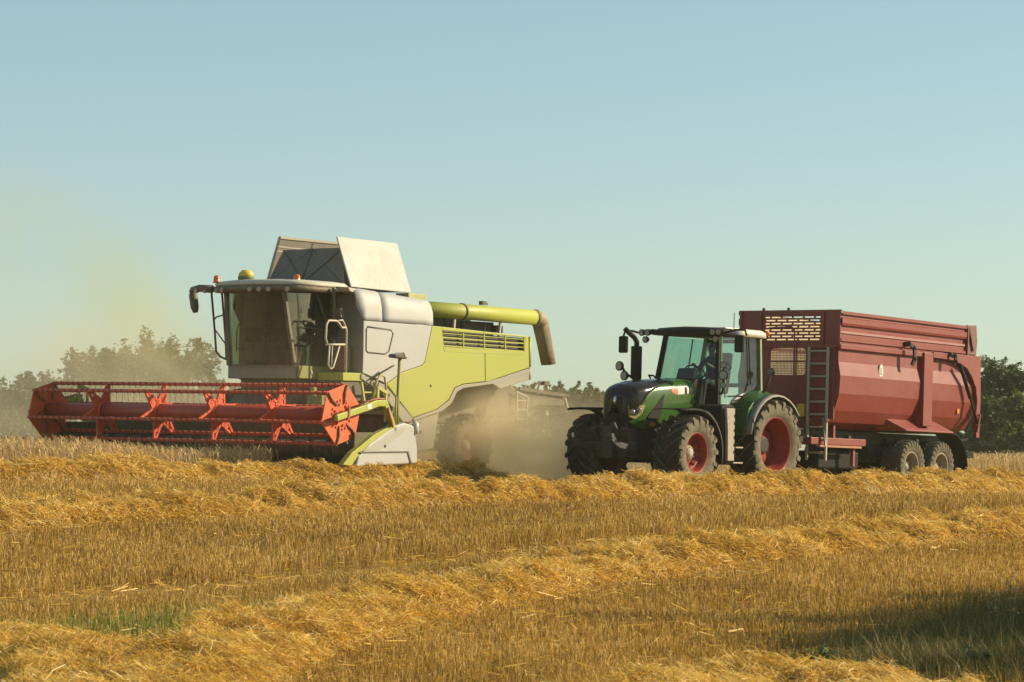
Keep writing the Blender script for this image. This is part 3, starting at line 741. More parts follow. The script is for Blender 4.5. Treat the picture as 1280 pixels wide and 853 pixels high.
for (a, b) in ((y0, z0), (y1, z0), (y0, z1), (y1, z1)):
    s, t = (1 if a == y0 else -1), (1 if b == z0 else -1)
    mb.prism([(a, b), (a + s * .07, b), (a, b + t * .07)], -.011, .004, 'yz')
mb.build('window_frame', TRED_D, mw)
mb = MB(); mb.tube([(.10, -.45, 3.40), (.10, .10, 3.42), (.10, .17, 3.38), (.10, .18, 3.2), (.10, .19, 2.0), (.14, .26, 1.9)], .018, 8); mb.build('hydraulic_pipe', TRED_D, tl)
mb = MB()
for y in (.54, .985): mb.bar((.10, y, .66), (.10, y, 3.0), .045, .05, up=(1, 0, 0))
for i in range(9): mb.tube([(.10, .55, .82 + i * .262), (.10, .98, .82 + i * .262)], .022, 8)
for z in (1.5, 2.9): mb.bar((0, .56, z), (.1, .56, z), .03); mb.bar((0, .97, z), (.1, .97, z), .03)
mb.build('ladder', paint('ladder_zinc', (.36, .34, .29), .5, .3), tl)
mb = MB(); mb.bar((.14, .93, 1.55), (.15, 1.0, .95), .03); mb.build('lever', STEEL, tl)
mb = MB(); mb.box(.02, .16, .30, .46, 1.55, 1.82); mb.build('wheel_chock', paint('yellow_plastic', (.62, .42, .03), .5, .2), tl, bevel=.03)
mb = MB()
for y in (-.45, .45): mb.box(.4, -6.0, y - .07, y + .07, 1.02, 1.30)
mb.box(-2.6, -5.2, -.5, .5, .75, 1.02)
for x in (-.3, -1.6, -3.26, -4.63): mb.box(x - .06, x + .06, -.6, .6, 1.0, 1.2)
mb.tube([(-3.26, -1.0, .585), (-3.26, 1.0, .585)], .08, 10); mb.tube([(-4.63, -1.0, .585), (-4.63, 1.0, .585)], .08, 10)
mb.bar((.4, -.45, 1.15), (1.3, 0, .75), .14, .18); mb.bar((.4, .45, 1.15), (1.3, 0, .75), .14, .18); mb.tube([(1.25, 0, .75), (1.9, 0, .72)], .07, 10)
mb.build('chassis', DARK, tl, bevel=.015)
mb = MB(); mb.box(-.2, -1.9, -.65, .65, .50, .86); mb.build('underbody', BLACK, tl, bevel=.03)
mb = MB(); mb.box(-6.0, -6.08, -1.1, 1.1, .85, 1.0); mb.build('rear_bar', DARK, tl, bevel=.01)
mb = MB(); mb.prism([(1.16, 2.98), (1.22, 2.42), (1.19, 2.05), (1.09, 1.70), (.94, 1.46), (.60, 1.34), (-.60, 1.34), (-.94, 1.46), (-1.09, 1.70), (-1.19, 2.05), (-1.22, 2.42), (-1.16, 2.98)], XL - .05, XL, 'yz')
mb.box(XL - .05, XL, -1.18, 1.18, 2.98, 3.72)
for z in (1.6, 2.3, 3.0, 3.5): mb.box(XL - .12, XL - .051, -1.15 if z > 2 else -1.0, 1.15 if z > 2 else 1.0, z, z + .08)
mb.build('tailgate', TRED, tl)
for y in (-.65, -.05): 
    mb = MB(); mb.lathe([(.001, .06), (.03, .055), (.035, 0)], (-.02, y, 3.77), 'z', 10); mb.build('rim_knob', DARK, tl)

# ------------------------------------------------------------------ COMBINE HARVESTER
CWHITE = paint('combine_white', (.42, .43, .425), .5, .17, scale=1.2, bump=.12)
CLIME = paint('combine_lime', (.36, .385, .032), .45, .18, scale=1.2, bump=.12)
CGREY = paint('combine_grey', (.27, .26, .23), .45, .35)
CFRONT = paint('combine_front_grey', (.17, .17, .16), .5, .3)
CDARK = paint('combine_dark', (.030, .029, .022), .6, .22)
CGREEN = paint('combine_dark_lime', (.17, .19, .02), .45, .3)
REDR = paint('reel_red', (.64, .072, .014), .45, .08)
REDT = paint('reel_tube_red', (.36, .028, .014), .4, .12)
ORNG = paint('reel_end_orange', (.66, .095, .015), .5, .08)
CGLASS = glass('combine_glass', (.42, .52, .38), 1.2, .16, (.24, .20, .12))
FABRIC = paint('tank_fabric', (.10, .105, .105), .8, .2)
RAIL = paint('pale_rail', (.52, .49, .40), .4, .3)
RUBB = paint('spout_rubber', (.10, .085, .065), .7, .5)
MC = pose(-4.33, 57.97, -.56, 36, -.02, 0)
cb = thing('combine_harvester', MC, 'white and lime green combine harvester with red reel, cutting grain in its own dust', 'combine harvester')

# hull behind the panels
mb = MB()
mb.prism([(-.05, 2.1), (-.05, 3.2), (-5.8, 3.02), (-5.8, 2.25), (-4.2, 2.1), (-3.1, 1.95), (-2.5, 1.5), (-2.4, .75), (-.3, .75)], -1.45, 1.45)
mb.prism([(-2.5, 1.9), (-5.2, 2.1), (-5.2, 1.25), (-2.5, 1.1)], -.75, .75)
mb.build('body_frame', CDARK, cb)
WB = [(0.0, 3.205), (-2.215, 3.185), (-1.985, 2.43), (-1.88, 2.36), (-1.26, 2.215), (-.745, 1.965), (.02, 2.17)]
GB = [(-2.225, 3.183), (-5.62, 3.08), (-5.66, 2.46), (-5.66, 2.405), (-4.2, 2.085), (-3.30, 2.01), (-3.02, 1.93), (-2.82, 1.68), (-2.42, 1.475), (-1.62, 1.29), (-.76, 1.955), (-1.262, 2.205), (-1.885, 2.35), (-1.995, 2.425)]
TRIM1 = [(-.70, 1.94), (.06, 2.14), (.06, 2.05), (-.62, 1.78), (-1.30, 1.20), (-1.56, 1.20), (-1.63, 1.28)]
TRIM2 = [(-1.64, 1.275), (-2.43, 1.46), (-2.83, 1.66), (-3.03, 1.915), (-3.31, 1.995), (-4.2, 2.07), (-5.66, 2.39), (-5.66, 2.14), (-4.62, 1.93), (-4.35, 2.03), (-3.32, 1.92), (-3.10, 1.84), (-2.92, 1.60), (-2.62, 1.44), (-2.43, 1.40), (-1.66, 1.22)]
for sd in (1, -1):
    y0, y1 = sd * 1.60, sd * 1.65
    mb = MB(); mb.prism(WB, y0, y1); wp = mb.build('side_panel', CWHITE, cb, bevel=.012)
    gbx = [(x, z) for x, z in GB]
    # lime panel in two doors with a seam
    vent = [(-2.56, 3.06), (-5.50, 3.01), (-5.46, 2.70), (-2.68, 2.70)]
    front = [(-2.225, 3.183), (-2.54, 3.174), (-2.66, 2.66), (-4.045, 2.66), (-4.075, 2.078), (-3.30, 2.01), (-3.02, 1.93), (-2.82, 1.68), (-2.42, 1.475), (-1.62, 1.29), (-.76, 1.955), (-1.262, 2.205), (-1.885, 2.35), (-1.995, 2.425)]
    mb = MB(); mb.prism(front, y0, y1); mb.prism([(-2.543, 3.174), (-4.0, 3.128), (-4.0, 3.07), (-2.552, 3.10)], y0, y1); gp = mb.build('side_door', CLIME, cb, bevel=.01)
    rear = [(-4.065, 2.66), (-5.47, 2.66), (-5.50, 3.05), (-4.01, 3.075), (-4.01, 3.127), (-5.62, 3.08), (-5.66, 2.46), (-5.66, 2.405), (-4.2, 2.085), (-4.095, 2.08)]
    mb = MB(); mb.prism(rear, y0, y1); rp = mb.build('side_door', CLIME, cb, bevel=.01)
    # louvred vent band
    mb = MB()
    mb.add([(-2.56, sd * 1.55, 3.08), (-5.50, sd * 1.55, 3.04), (-5.47, sd * 1.55, 2.68), (-2.66, sd * 1.55, 2.68)], [(0, 1, 2, 3)]); vb = mb.build('vent', CDARK, cb)
    mb = MB()
    for k in range(4):
        a = .0 + k * .085
        mb.bar((-2.57 - k * .02, sd * 1.625, 3.045 - a), (-5.49, sd * 1.625, 3.005 - a), .022, .026 if k % 2 else .016)
    mb.prism([(-2.60, 2.76), (-5.48, 2.745), (-5.47, 2.66), (-2.66, 2.66)], sd * 1.60, sd * 1.655)
    for x in (-3.30, -4.03, -4.78, -5.47): mb.bar((x, sd * 1.63, 3.07), (x - .02, sd * 1.63, 2.69), .03, .03)
    mb.build('louvre', CLIME, vb)
    mb = MB(); mb.prism(TRIM1, sd * 1.595, sd * 1.645); mb.build('panel_trim', CGREY, cb, bevel=.01)
    mb = MB(); mb.prism(TRIM2, sd * 1.595, sd * 1.655); mb.build('panel_trim', CGREY, cb, bevel=.01)
    # rounded rear corner
    rows = [[(-5.665 - .22 * math.sin(t), sd * (1.43 + .22 * math.cos(t)), z) for z in (3.075, 2.75, 2.42)] for t in [PI / 2 * i / 6 for i in range(7)]]
    mb = MB(); mb.grid(rows); mb.build('rear_corner', CLIME, cb, solid=.02)
    rows = [[(-5.665 - .22 * math.sin(t), sd * (1.43 + .22 * math.cos(t)), z) for z in (2.415, 2.15)] for t in [PI / 2 * i / 6 for i in range(7)]]
    mb = MB(); mb.grid(rows); mb.build('rear_corner_trim', CGREY, cb, solid=.02)
    # lower panel ahead of the rear wheel
    mb = MB(); mb.prism([(-1.58, 1.235), (-2.62, 1.42), (-2.44, .66), (-1.70, .55)], sd * 1.50, sd * 1.56); lp = mb.build('lower_panel', CGREY, cb, bevel=.015)
    # raised handle outline on the white panel
    pts = [(-.10, 3.09), (-.86, 3.05), (-.93, 2.98), (-.80, 2.62), (-.68, 2.56), (-.12, 2.58), (-.07, 2.62), (-.07, 3.05)]
    mb = MB(); mb.tube([(x, sd * 1.652, z) for x, z in pts], .016, 6, closed=True); mb.build('hatch_outline', CDARK, wp)
    for x, z in ((-2.2, 1.95), (-2.0, 1.0)):
        mb = MB(); mb.lathe([(.001, .012), (.03, .008), (.035, 0)], (x, (1.65 if z > 1.5 else 1.56) if sd > 0 else -(1.65 if z > 1.5 else 1.56), z), 'y', 12); mb.build('latch', CDARK, gp if z > 1.5 else lp)
    # upper white hood, rounded shoulder
    for x0, x1, rr_ in ((.02, -.56, .0), (-.575, -2.24, .0)):
        rows = []
        for i in range(7):
            t = i / 6; x = x0 + (x1 - x0) * t
            top = 3.86 - .065 * (-x); fwd = 0.0
            if x0 > 0 and i == 0: fwd = 0
            sec = [(1.655, 3.215 - .01 * (-x)), (1.655, 3.30), (1.645, 3.50 - .02 * (-x)), (1.60, top - .13), (1.54, top - .04), (1.46, top - .005), (1.05, top + .03)]
            rows.append([(x + (.20 if (x0 > 0 and i == 0 and z > 3.5) else .06 if (x0 > 0 and i == 0 and z > 3.25) else 0), sd * y, z) for y, z in sec])
        mb = MB(); mb.grid(rows); mb.build('upper_hood', CWHITE, cb, solid=.03)
# tank floor and top deck
mb = MB(); mb.box(-.1, -2.3, -1.4, 1.4, 3.2, 3.72); mb.build('grain_tank', CGREY, cb)
# front bulkhead beside the cab
for sd in (1, -1):
    poly = [(.60, 2.12), (1.64, 2.12), (1.645, 3.35), (1.615, 3.55), (1.54, 3.74), (1.40, 3.83), (1.2, 3.87), (.60, 3.88)]
    mb = MB(); mb.prism([(sd * y, z) for y, z in poly], -.02, .02, 'yz'); mb.build('front_wall', CFRONT, cb, bevel=.01)
mb = MB(); mb.box(-.06, -.02, -.62, .62, 2.1, 3.86); mb.build('front_wall', CFRONT, cb)
# tank lids and the cloth between them
lid = MB(); A0, A1, B0, B1 = Vector((-.26, 1.06, 3.89)), Vector((-2.22, 1.06, 3.855)), Vector((-.10, .80, 4.90)), Vector((-2.05, .80, 4.88))
def plate(a, b, c, d, t):
    a, b, c, d = map(Vector, (a, b, c, d)); nrm = (b - a).cross(d - a).normalized() * t
    mb = MB(); v = [a, b, c, d, a + nrm, b + nrm, c + nrm, d + nrm]
    return mb.add(v, [(0, 1, 2, 3), (7, 6, 5, 4), (0, 4, 5, 1), (1, 5, 6, 2), (2, 6, 7, 3), (3, 7, 4, 0)])
plate(A0, A1, B1, B0, .035).build('tank_lid', paint('lid_white', (.45, .45, .42), .55, .24, scale=1.5, bump=.3), cb, bevel=.012)
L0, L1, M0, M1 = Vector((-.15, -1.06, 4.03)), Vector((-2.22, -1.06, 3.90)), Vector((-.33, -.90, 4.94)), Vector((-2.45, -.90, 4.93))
fl_ = plate(L0, L1, M1, M0, .03).build('tank_lid', paint('lid_inside_shaded', (.13, .12, .10), .6, .2), cb, bevel=.012)  # dark tone puts shade into the inner face of the far lid
mb = MB(); w = Vector((0, .02, 0))
for p, q in ((L0, M0), (M0, M1), (M1, L1), ((L0 + L1) / 2, (M0 + M1) / 2)): mb.bar(p + w, q + w, .06, .05)
for q in (.70, .8): mb.bar(L0.lerp(M0, q) + w, L1.lerp(M1, q) + w, .03, .03)
mb.build('lid_frame', paint('lid_edge', (.30, .28, .22), .5, .3), fl_)
# cloth front: two triangular folds meeting at a ridge
mb = MB(); P = [(-.12, -1.0, 4.02), (-.36, -.80, 4.68), (-.40, -.05, 4.70), (-.36, .78, 4.70), (-.15, 1.0, 3.93), (-.05, -.05, 3.98)]
mb.add(P, [(0, 1, 5), (1, 2, 5), (2, 3, 5), (3, 4, 5)]); cf = mb.build('tank_cloth', FABRIC, cb, solid=.01)
mb = MB(); mb.tube([P[2], P[5]], .025, 6); mb.tube([P[1], (-.2, -.4, 4.35), P[5]], .012, 6); mb.tube([P[3], (-.2, .4, 4.35), P[5]], .012, 6); mb.tube([P[2], (-.22, .45, 4.32), P[4]], .014, 6); mb.tube([P[2], (-.22, -.5, 4.32), P[0]], .014, 6); mb.build('cloth_stay', CDARK, cf)
mb = MB(); P = [(-2.3, -1.0, 3.9), (-2.2, -.8, 4.68), (-2.2, .78, 4.68), (-2.25, 1.0, 3.88)]; mb.add(P, [(0, 1, 2, 3)]); mb.build('tank_cloth', FABRIC, cb, solid=.01)
# unloading auger folded back, spout
AX = [(-2.0, 1.36, 3.535), (-4.0, 1.40, 3.525), (-6.12, 1.44, 3.50)]
mb = MB(); mb.tube(AX, .165, 24); ua = mb.build('unloading_auger', CLIME, cb)
mb = MB(); mb.lathe([(.165, .03), (.18, .03), (.18, -.03), (.165, -.03)], (-3.55, 1.391, 3.527), 'x', 24); mb.build('collar', CDARK, ua)
mb = MB(); mb.tube([(-6.06, 1.44, 3.50), (-6.16, 1.44, 3.50), (-6.27, 1.45, 3.47), (-6.34, 1.45, 3.38)], [.17, .185, .185, .18], 20); mb.build('spout_elbow', paint('elbow_tan', (.30, .25, .14), .55, .4), ua)
secs = []
for (x, z, a, b) in ((-6.30, 3.46, .17, .17), (-6.36, 3.30, .17, .16), (-6.50, 2.95, .17, .15), (-6.66, 2.50, .17, .14)):
    secs.append([(x + a * math.cos(t), 1.45 + b * (abs(math.sin(t)) ** .6) * (1 if math.sin(t) >= 0 else -1), z + .12 * math.cos(t) * -.2) for t in [2 * PI * k / 20 for k in range(20)]])
mb = MB(); mb.grid(secs, True, True); mb.build('spout', RUBB, ua, solid=.015)
mb = MB(); mb.box(-4.2, -4.34, 1.36, 1.46, 3.70, 3.78); mb.bar((-4.3, 1.40, 3.76), (-4.46, 1.40, 3.72), .03); mb.build('auger_lamp', CDARK, ua)
mb = MB(); mb.bar((-3.3, 1.38, 3.1), (-3.3, 1.40, 3.37), .05); mb.bar((-4.9, 1.38, 3.0), (-4.9, 1.42, 3.36), .05); mb.build('auger_rest', RAIL, cb)
# engine deck
mb = MB(); mb.box(-2.35, -3.9, -1.2, 1.0, 3.05, 3.40); mb.box(-4.0, -5.1, -1.1, 1.1, 3.02, 3.36); mb.tube([(-3.5, .9, 3.30), (-4.4, .9, 3.28)], .14, 14)
mb.bar((-4.5, 1.3, 3.0), (-4.5, 1.3, 3.35), .03); mb.bar((-5.0, 1.3, 2.98), (-5.0, 1.3, 3.3), .03); mb.box(-5.05, -5.3, .7, 1.2, 3.1, 3.3)
mb.build('engine_deck', CDARK, cb, bevel=.03)
mb = MB(); mb.box(-2.12, -2.72, .75, 1.1, 3.70, 3.86); mb.build('intake_box', paint('pale_lime', (.40, .41, .14), .5, .4), cb, bevel=.02)
mb = MB(); mb.box(-5.86, -5.9, -1.44, 1.44, 2.2, 3.05); mb.build('rear_wall', CLIME, cb, bevel=.02)
# straw chopper and tail
mb = MB(); mb.prism([(-5.3, 2.1), (-6.6, 1.90), (-8.0, 1.80), (-8.1, 1.66), (-8.0, 1.58), (-7.0, 1.60), (-5.9, 1.35), (-5.0, 1.3)], -.95, .95); sc_ = mb.build('straw_chopper', CDARK, cb, bevel=.03)
mb = MB(); mb.bar((-6.2, 1.0, 1.96), (-8.0, 1.0, 1.84), .05, .07); mb.build('chopper_rail', CDARK, sc_)
mb = MB(); mb.tube([(-7.35, .5, 1.85), (-7.48, .5, 2.05), (-7.66, .5, 2.13), (-7.86, .5, 2.12)], .025, 8); mb.tube([(-7.5, .5, 1.85), (-7.62, .5, 2.0), (-7.68, .5, 2.12)], .02, 8); mb.box(-7.75, -7.95, .42, .58, 2.06, 2.15); br_ = mb.build('lamp_bracket', CDARK, sc_)
mb = MB(); mb.ball((-7.93, .5, 1.99), .07, 12, (.6, 1, 1)); mb.build('lamp', paint('white_lamp', (.7, .68, .58), .3, .1), br_)
mb = MB(); mb.bar((-6.0, 1.05, 1.90), (-6.45, 1.05, 1.78), .04); mb.bar((-6.45, 1.05, 1.78), (-6.40, 1.05, 1.2), .04); mb.bar((-6.05, 1.05, 1.85), (-6.05, 1.05, 1.2), .04)
for z in (1.3, 1.5, 1.7): mb.bar((-6.05, 1.05, z), (-6.42, 1.05, z), .03)
mb.build('rear_ladder', CGREY, cb)
mb = MB(); mb.bar((-8.02, .95, 1.78), (-8.14, .95, 1.54), .04); mb.build('tail_strip', RAIL, sc_)
# wheels
for sd in (1, -1):
    make_wheel(cb, -3.95, sd * 1.22, .70, .70, .50, .36, 18, .045, rubber('combine_tyre_rubber' + ('' if sd > 0 else '_b'), side=.6, tread=.4), RED_RIM, HUB_GREY, .12, .13, yaw=0 if sd > 0 else PI)
    make_wheel(cb, .25, sd * 1.12, .92, .92, .66, .46, 20, .055, TYRE, RED_RIM, HUB_GREY, .2, .2, yaw=0 if sd > 0 else PI)
mb = MB(); mb.tube([(-3.95, -1.1, .7), (-3.95, 1.1, .7)], .11, 10); mb.tube([(.25, -1.0, .92), (.25, 1.0, .92)], .17, 12); mb.box(.7, -.3, -.7, .7, .8, 2.0); mb.build('axle', CDARK, cb)
# ---- combine cab
CABDK = paint('cab_brown', (.040, .036, .024), .5, .3)
mb = MB(); mb.prism([(1.18, 2.30), (1.18, 2.02), (-.4, 2.02), (-.4, 2.30)], -.90, .868); mb.build('cab_base', paint('cab_base_grey', (.20, .18, .15), .5, .35), cb, bevel=.02)
mb = MB(); mb.box(1.14, -.40, .87, .95, 2.03, 2.28); pl = mb.build('platform_side', CGREEN, cb, bevel=.01)  # shadow on this side is put into the darker lime colour
for x, z in ((.78, 2.15), (.52, 2.16), (.22, 2.14)):
    mb = MB(); mb.lathe([(.001, .012), (.04, .01), (.055, 0)], (x, .95, z), 'y', 14); mb.build('bolt_plate', CGREY, pl)
mb = MB(); mb.box(.60, -.20, .96, 1.62, 2.0, 2.16); mb.build('platform_step', CLIME, cb, bevel=.01)
mb = MB(); mb.box(.62, -.30, .96, 1.58, 1.60, 1.99); mb.box(.9, -.3, -.8, .8, 1.6, 2.02); mb.build('platform_frame', CDARK, cb, bevel=.02)
# cab pillars, glass
def cp(x, y, z): return (x, y, z)
mb = MB(); mb.bar((1.18, -.85, 2.28), (1.20, -.94, 3.80), .10, .09); mb.build('cab_pillar', CABDK, cb, bevel=.01)
mb = MB(); mb.bar((1.18, .85, 2.28), (1.46, .78, 3.80), .075, .075); mb.build('cab_pillar', CABDK, cb, bevel=.01)
mb = MB(); mb.bar((.14, .90, 2.28), (.10, .90, 3.80), .16, .08); mb.build('cab_pillar', CABDK, cb, bevel=.01)
mb = MB(); mb.bar((.05, -.90, 2.28), (.05, -.90, 3.80), .16, .08); mb.build('cab_pillar', CABDK, cb, bevel=.01)
rows = []
for i in range(13):
    t = i / 12
    bow = .22 * math.sin(PI * t)
    rows.append([(1.19 + (.02 + .24 * t) * q + bow * (.8 + .3 * q), -.86 + t * 1.70 - .07 * q * (1 - t) - .07 * q * t, 2.28 + 1.50 * q) for q in (0, .25, .5, .75, 1)])
mb = MB(); mb.grid(rows); mb.build('windscreen', CGLASS, cb)
mb = MB(); mb.grid([[(1.16 + .26 * q, .86 - .06 * q, 2.28 + 1.5 * q) for q in (0, .5, 1)], [(.65, .95, 2.28 + 1.5 * q) for q in (0, .5, 1)], [(.18, .91, 2.28 + 1.5 * q) for q in (0, .5, 1)]])
dg = mb.build('cab_door', glass('combine_door_glass', (.36, .44, .36), 2.4, .08, (.24, .20, .12)), cb)
mb = MB(); mb.tube([(1.02, .965, 3.04), (.6, 1.0, 3.02), (.25, .96, 2.99)], .014, 6); mb.tube([(.70, .97, 3.75), (.45, .985, 3.3), (.22, .98, 2.95), (.20, .97, 2.35)], .022, 6); mb.tube([(1.0, .96, 2.65), (.5, 1.0, 2.85)], .012, 6); mb.build('door_frame', CDARK, dg)
mb = MB(); mb.grid([[(1.19, -.90, 2.28 + 1.5 * q) for q in (0, 1)], [(.10, -.93, 2.28 + 1.5 * q) for q in (0, 1)]]); mb.build('side_window', CGLASS, cb)
mb = MB(); mb.box(-.02, .03, -.9, .9, 2.28, 3.8); mb.build('cab_back', paint('cab_inside', (.05, .042, .03), .8, .3), cb)
mb = MB(); mb.tube([(1.24, -.62, 2.55), (1.24, -.62, 3.0), (1.24, -.56, 3.12), (1.24, -.48, 3.12), (1.24, -.44, 3.0), (1.24, -.44, 2.55)], .014, 6); mb.bar((1.24, -.62, 2.62), (1.24, -.44, 2.62), .02); mb.build('grab_rail', CDARK, cb)
mb = MB(); mb.prism([(.75, 2.62), (.25, 2.58), (.12, 3.35), (.22, 3.38), (.34, 2.72), (.75, 2.74)], -.27, .27); mb.box(.3, .6, -.15, .15, 2.3, 2.6); mb.build('seat', SEAT, cb, bevel=.05)
mb = MB(); mb.tube([(1.12, 0, 2.3), (.98, 0, 2.9)], .06, 8)
mb.tube([(.95 + .12 * math.cos(t), .20 * math.sin(t), 2.93 + .14 * math.cos(t)) for t in [2 * PI * k / 18 for k in range(18)]], .016, 6, closed=True); mb.build('steering_wheel', BLACK, cb)
mb = MB(); mb.box(1.0, .7, -.62, -.45, 2.75, 3.05); mb.tube([(.8, -.5, 2.3), (.85, -.52, 2.8)], .03, 6); mb.build('console', BLACK, cb, bevel=.02)
# cab roof
def roofring(z, grow, front=1.66, back=-.12):
    pts = []
    hw = 1.12 + grow
    n = 10
    for i in range(n + 1):
        t = -1 + 2 * i / n; pts.append((front + grow - .30 * abs(t) ** 2.2, t * hw, z))
    pts += [(back - grow, hw, z), (back - grow, -hw, z)]
    return pts
mb = MB(); rows = [roofring(3.86, -.02), roofring(3.90, .0), roofring(3.955, -.05), roofring(3.985, -.22), roofring(4.0, -.5)]
mb.grid(rows, True, True); n = len(rows[0]); mb.f.append(list(range(n))[::-1]); mb.sm.append(False); e = len(mb.v) - n; mb.f.append([e + k for k in range(n)]); mb.sm.append(False)
rf = mb.build('cab_roof', paint('cab_roof_pale', (.50, .50, .42), .5, .35), cb)
mb = MB(); rows = [roofring(3.73, -.03), roofring(3.76, .03), roofring(3.83, .04), roofring(3.857, .0)]
mb.grid(rows, True, True); n = len(rows[0]); mb.f.append(list(range(n))[::-1]); mb.sm.append(False)
mb.tube([(1.52, -1.05, 3.80), (1.55, -1.35, 3.82), (1.50, -1.6, 3.80), (1.47, -1.68, 3.76)], [.085, .075, .055, .03], 10)
vis = mb.build('roof_visor', CABDK, rf)
for y in (-1.42, -1.2, -.95, -.72, .12, .34, .55, .92):
    t = abs(y) / 1.12; x = 1.70 - .30 * min(1, t) ** 2.2 + (.0 if t < 1 else .17)
    mb = MB(); mb.tube([(x - .03, y, 3.775), (x + .03, y, 3.77), (x + .035, y, 3.77)], [.05, .05, .04], 12); mb.build('roof_lamp', paint('dusty_lens', (.33, .29, .22), .3, .3), vis)
for (x, y) in ((1.35, -1.08), (1.15, .86)):
    mb = MB(); mb.lathe([(.001, .16), (.05, .145), (.066, .10), (.066, .04), (.075, .03), (.075, 0), (.001, 0)], (x, y, 3.93), 'z', 16); mb.build('beacon', AMBER, rf)
mb = MB(); mb.lathe([(.001, .20), (.08, .19), (.145, .13), (.155, .07), (.14, .06)], (1.28, -.36, 3.99), 'z', 20); gd = mb.build('signal_dome', paint('dome_yellow', (.62, .48, .03), .4, .15), rf)
mb = MB(); mb.lathe([(.155, .068), (.165, .05), (.16, .0), (.10, -.03), (.09, -.1), (.001, -.1)], (1.28, -.36, 3.99), 'z', 20); mb.build('dome_base', paint('dome_green', (.07, .12, .03), .5, .2), gd)
mb = MB(); mb.bar((.35, 1.12, 3.80), (.22, 1.45, 3.80), .05, .06); mb.prism([(.40, 3.86), (.16, 3.83), (.12, 3.74), (.34, 3.78)], 1.28, 1.55); lmp = mb.build('side_lamp', RAIL, rf, bevel=.01)
mb = MB(); mb.tube([(.45, 1.22, 3.85), (.45, 1.25, 3.3), (.44, 1.25, 3.2)], .04, 8); mb.box(.36, .46, 1.28, 1.42, 3.25, 3.45); mb.build('lamp_stalk', CABDK, rf, bevel=.02)
# far-side mirror and access frame, near-side rails and mirror
mb = MB(); mb.tube([(1.46, -1.60, 3.80), (1.44, -1.68, 3.75), (1.42, -1.66, 3.66)], .02, 8); mb.tube([(1.42, -1.66, 3.78), (1.42, -1.65, 3.70), (1.40, -1.62, 3.45), (1.39, -1.60, 3.34)], [.05, .085, .085, .05], 10); mb.build('mirror', CABDK, cb)
mb = MB(); P = [(1.18, -1.37, 3.76), (1.18, -1.27, 3.0), (1.18, -1.22, 2.56), (1.18, -1.12, 2.46), (1.18, -.84, 2.37)]; mb.tube(P, .022, 8)
mb.tube([(1.18, -1.09, 3.76), (1.18, -.97, 2.8), (1.18, -.94, 2.40)], .022, 8); mb.tube([(1.18, -1.29, 3.20), (1.18, -1.24, 3.25), (1.18, -1.03, 3.30)], .016, 6); mb.tube([(1.18, -1.29, 3.2), (1.18, -1.26, 3.0), (1.18, -.98, 2.72)], .016, 6)
mb.build('access_frame', CDARK, cb)
Y = 1.45
mb = MB(); mb.tube([(.90, Y, 2.72), (.95, Y, 2.82), (.93, Y, 3.10), (.86, Y, 3.18), (.62, Y, 3.18), (.52, Y, 3.12), (.46, Y, 3.05), (.34, Y, 3.06)], .022, 8)
mb.tube([(.34, Y, 3.08), (.31, Y, 3.0), (.31, Y, 2.1)], .022, 8); mb.tube([(.93, Y, 2.70), (.36, Y, 2.72)], .022, 8); mb.tube([(.62, Y, 3.18), (.44, Y, 3.20), (.34, Y, 3.08)], .02, 8)
mb.tube([(.83, Y, 2.68), (.86, Y, 2.30), (.78, Y, 2.22), (.70, Y, 2.26), (.52, Y, 2.68)], .018, 8); mb.tube([(.74, Y, 2.68), (.76, Y, 2.24)], .014, 6); mb.build('handrail', RAIL, cb)
mb = MB(); mb.lathe([(.001, .06), (.12, .05), (.15, 0), (.12, -.05), (.001, -.06)], (.50, 1.28, 3.03), 'x', 16); mb.box(.4, .56, 1.15, 1.32, 2.72, 2.80); mb.build('mirror', BLACK, cb)
mb = MB(); mb.box(.3, .1, 1.1, 1.4, 2.2, 2.7); mb.build('extinguisher_box', paint('dull_maroon', (.14, .035, .04), .6, .4), cb, bevel=.03)
# hoses, ladder below the platform, green brackets
mb = MB(); mb.bar((.12, 1.70, 1.98), (-.05, 1.70, 1.30), .045); mb.bar((-.28, 1.70, 1.98), (-.42, 1.70, 1.30), .045)
for k in range(3): mb.bar((.06 - k * .06, 1.70, 1.78 - k * .2), (-.32 - k * .05, 1.70, 1.78 - k * .2), .05, .03)
mb.build('ladder', paint('bracket_lime', (.42, .43, .08), .45, .35), cb)
mb = MB(); mb.tube([(-.15, 1.75, 1.55), (-.3, 1.75, 2.0), (-.42, 1.75, 2.14), (-.56, 1.75, 2.10), (-.62, 1.75, 1.8), (-.7, 1.75, 1.2)], .025, 8); mb.build('ladder_rail', paint('rail_lime', (.36, .36, .09), .45, .35), cb)
mb = MB(); mb.tube([(-.15, 1.68, 2.03), (-.68, 1.85, 2.32), (-.72, 1.86, 2.33)], .018, 6); mb.tube([(-.1, 1.6, 2.1), (-.3, 1.62, 2.05), (-.38, 1.62, 1.8)], .03, 6); mb.tube([(-.2, 1.75, 1.1), (-.6, 1.72, 1.5), (-.75, 1.72, 1.75)], .03, 6); mb.tube([(.0, 1.6, 2.0), (-.25, 1.6, 1.9), (-.3, 1.6, 1.5)], .028, 6); mb.build('hose', CDARK, cb)
# feeder house
mb = MB(); mb.prism([(1.75, .35), (1.75, 1.25), (.6, 2.0), (-.4, 1.95), (-.4, 1.1)], -.8, .8); mb.build('feeder_house', CDARK, cb, bevel=.03)
mb = MB(); mb.tube([(1.0, 1.0, 1.0), (1.6, 1.3, .9)], .06, 8); mb.bar((1.0, 1.2, 1.9), (1.0, 1.2, .8), .12); mb.box(1.1, .8, 1.1, 1.5, .7, 1.7); mb.build('feeder_drive', CGREEN, cb, bevel=.02)

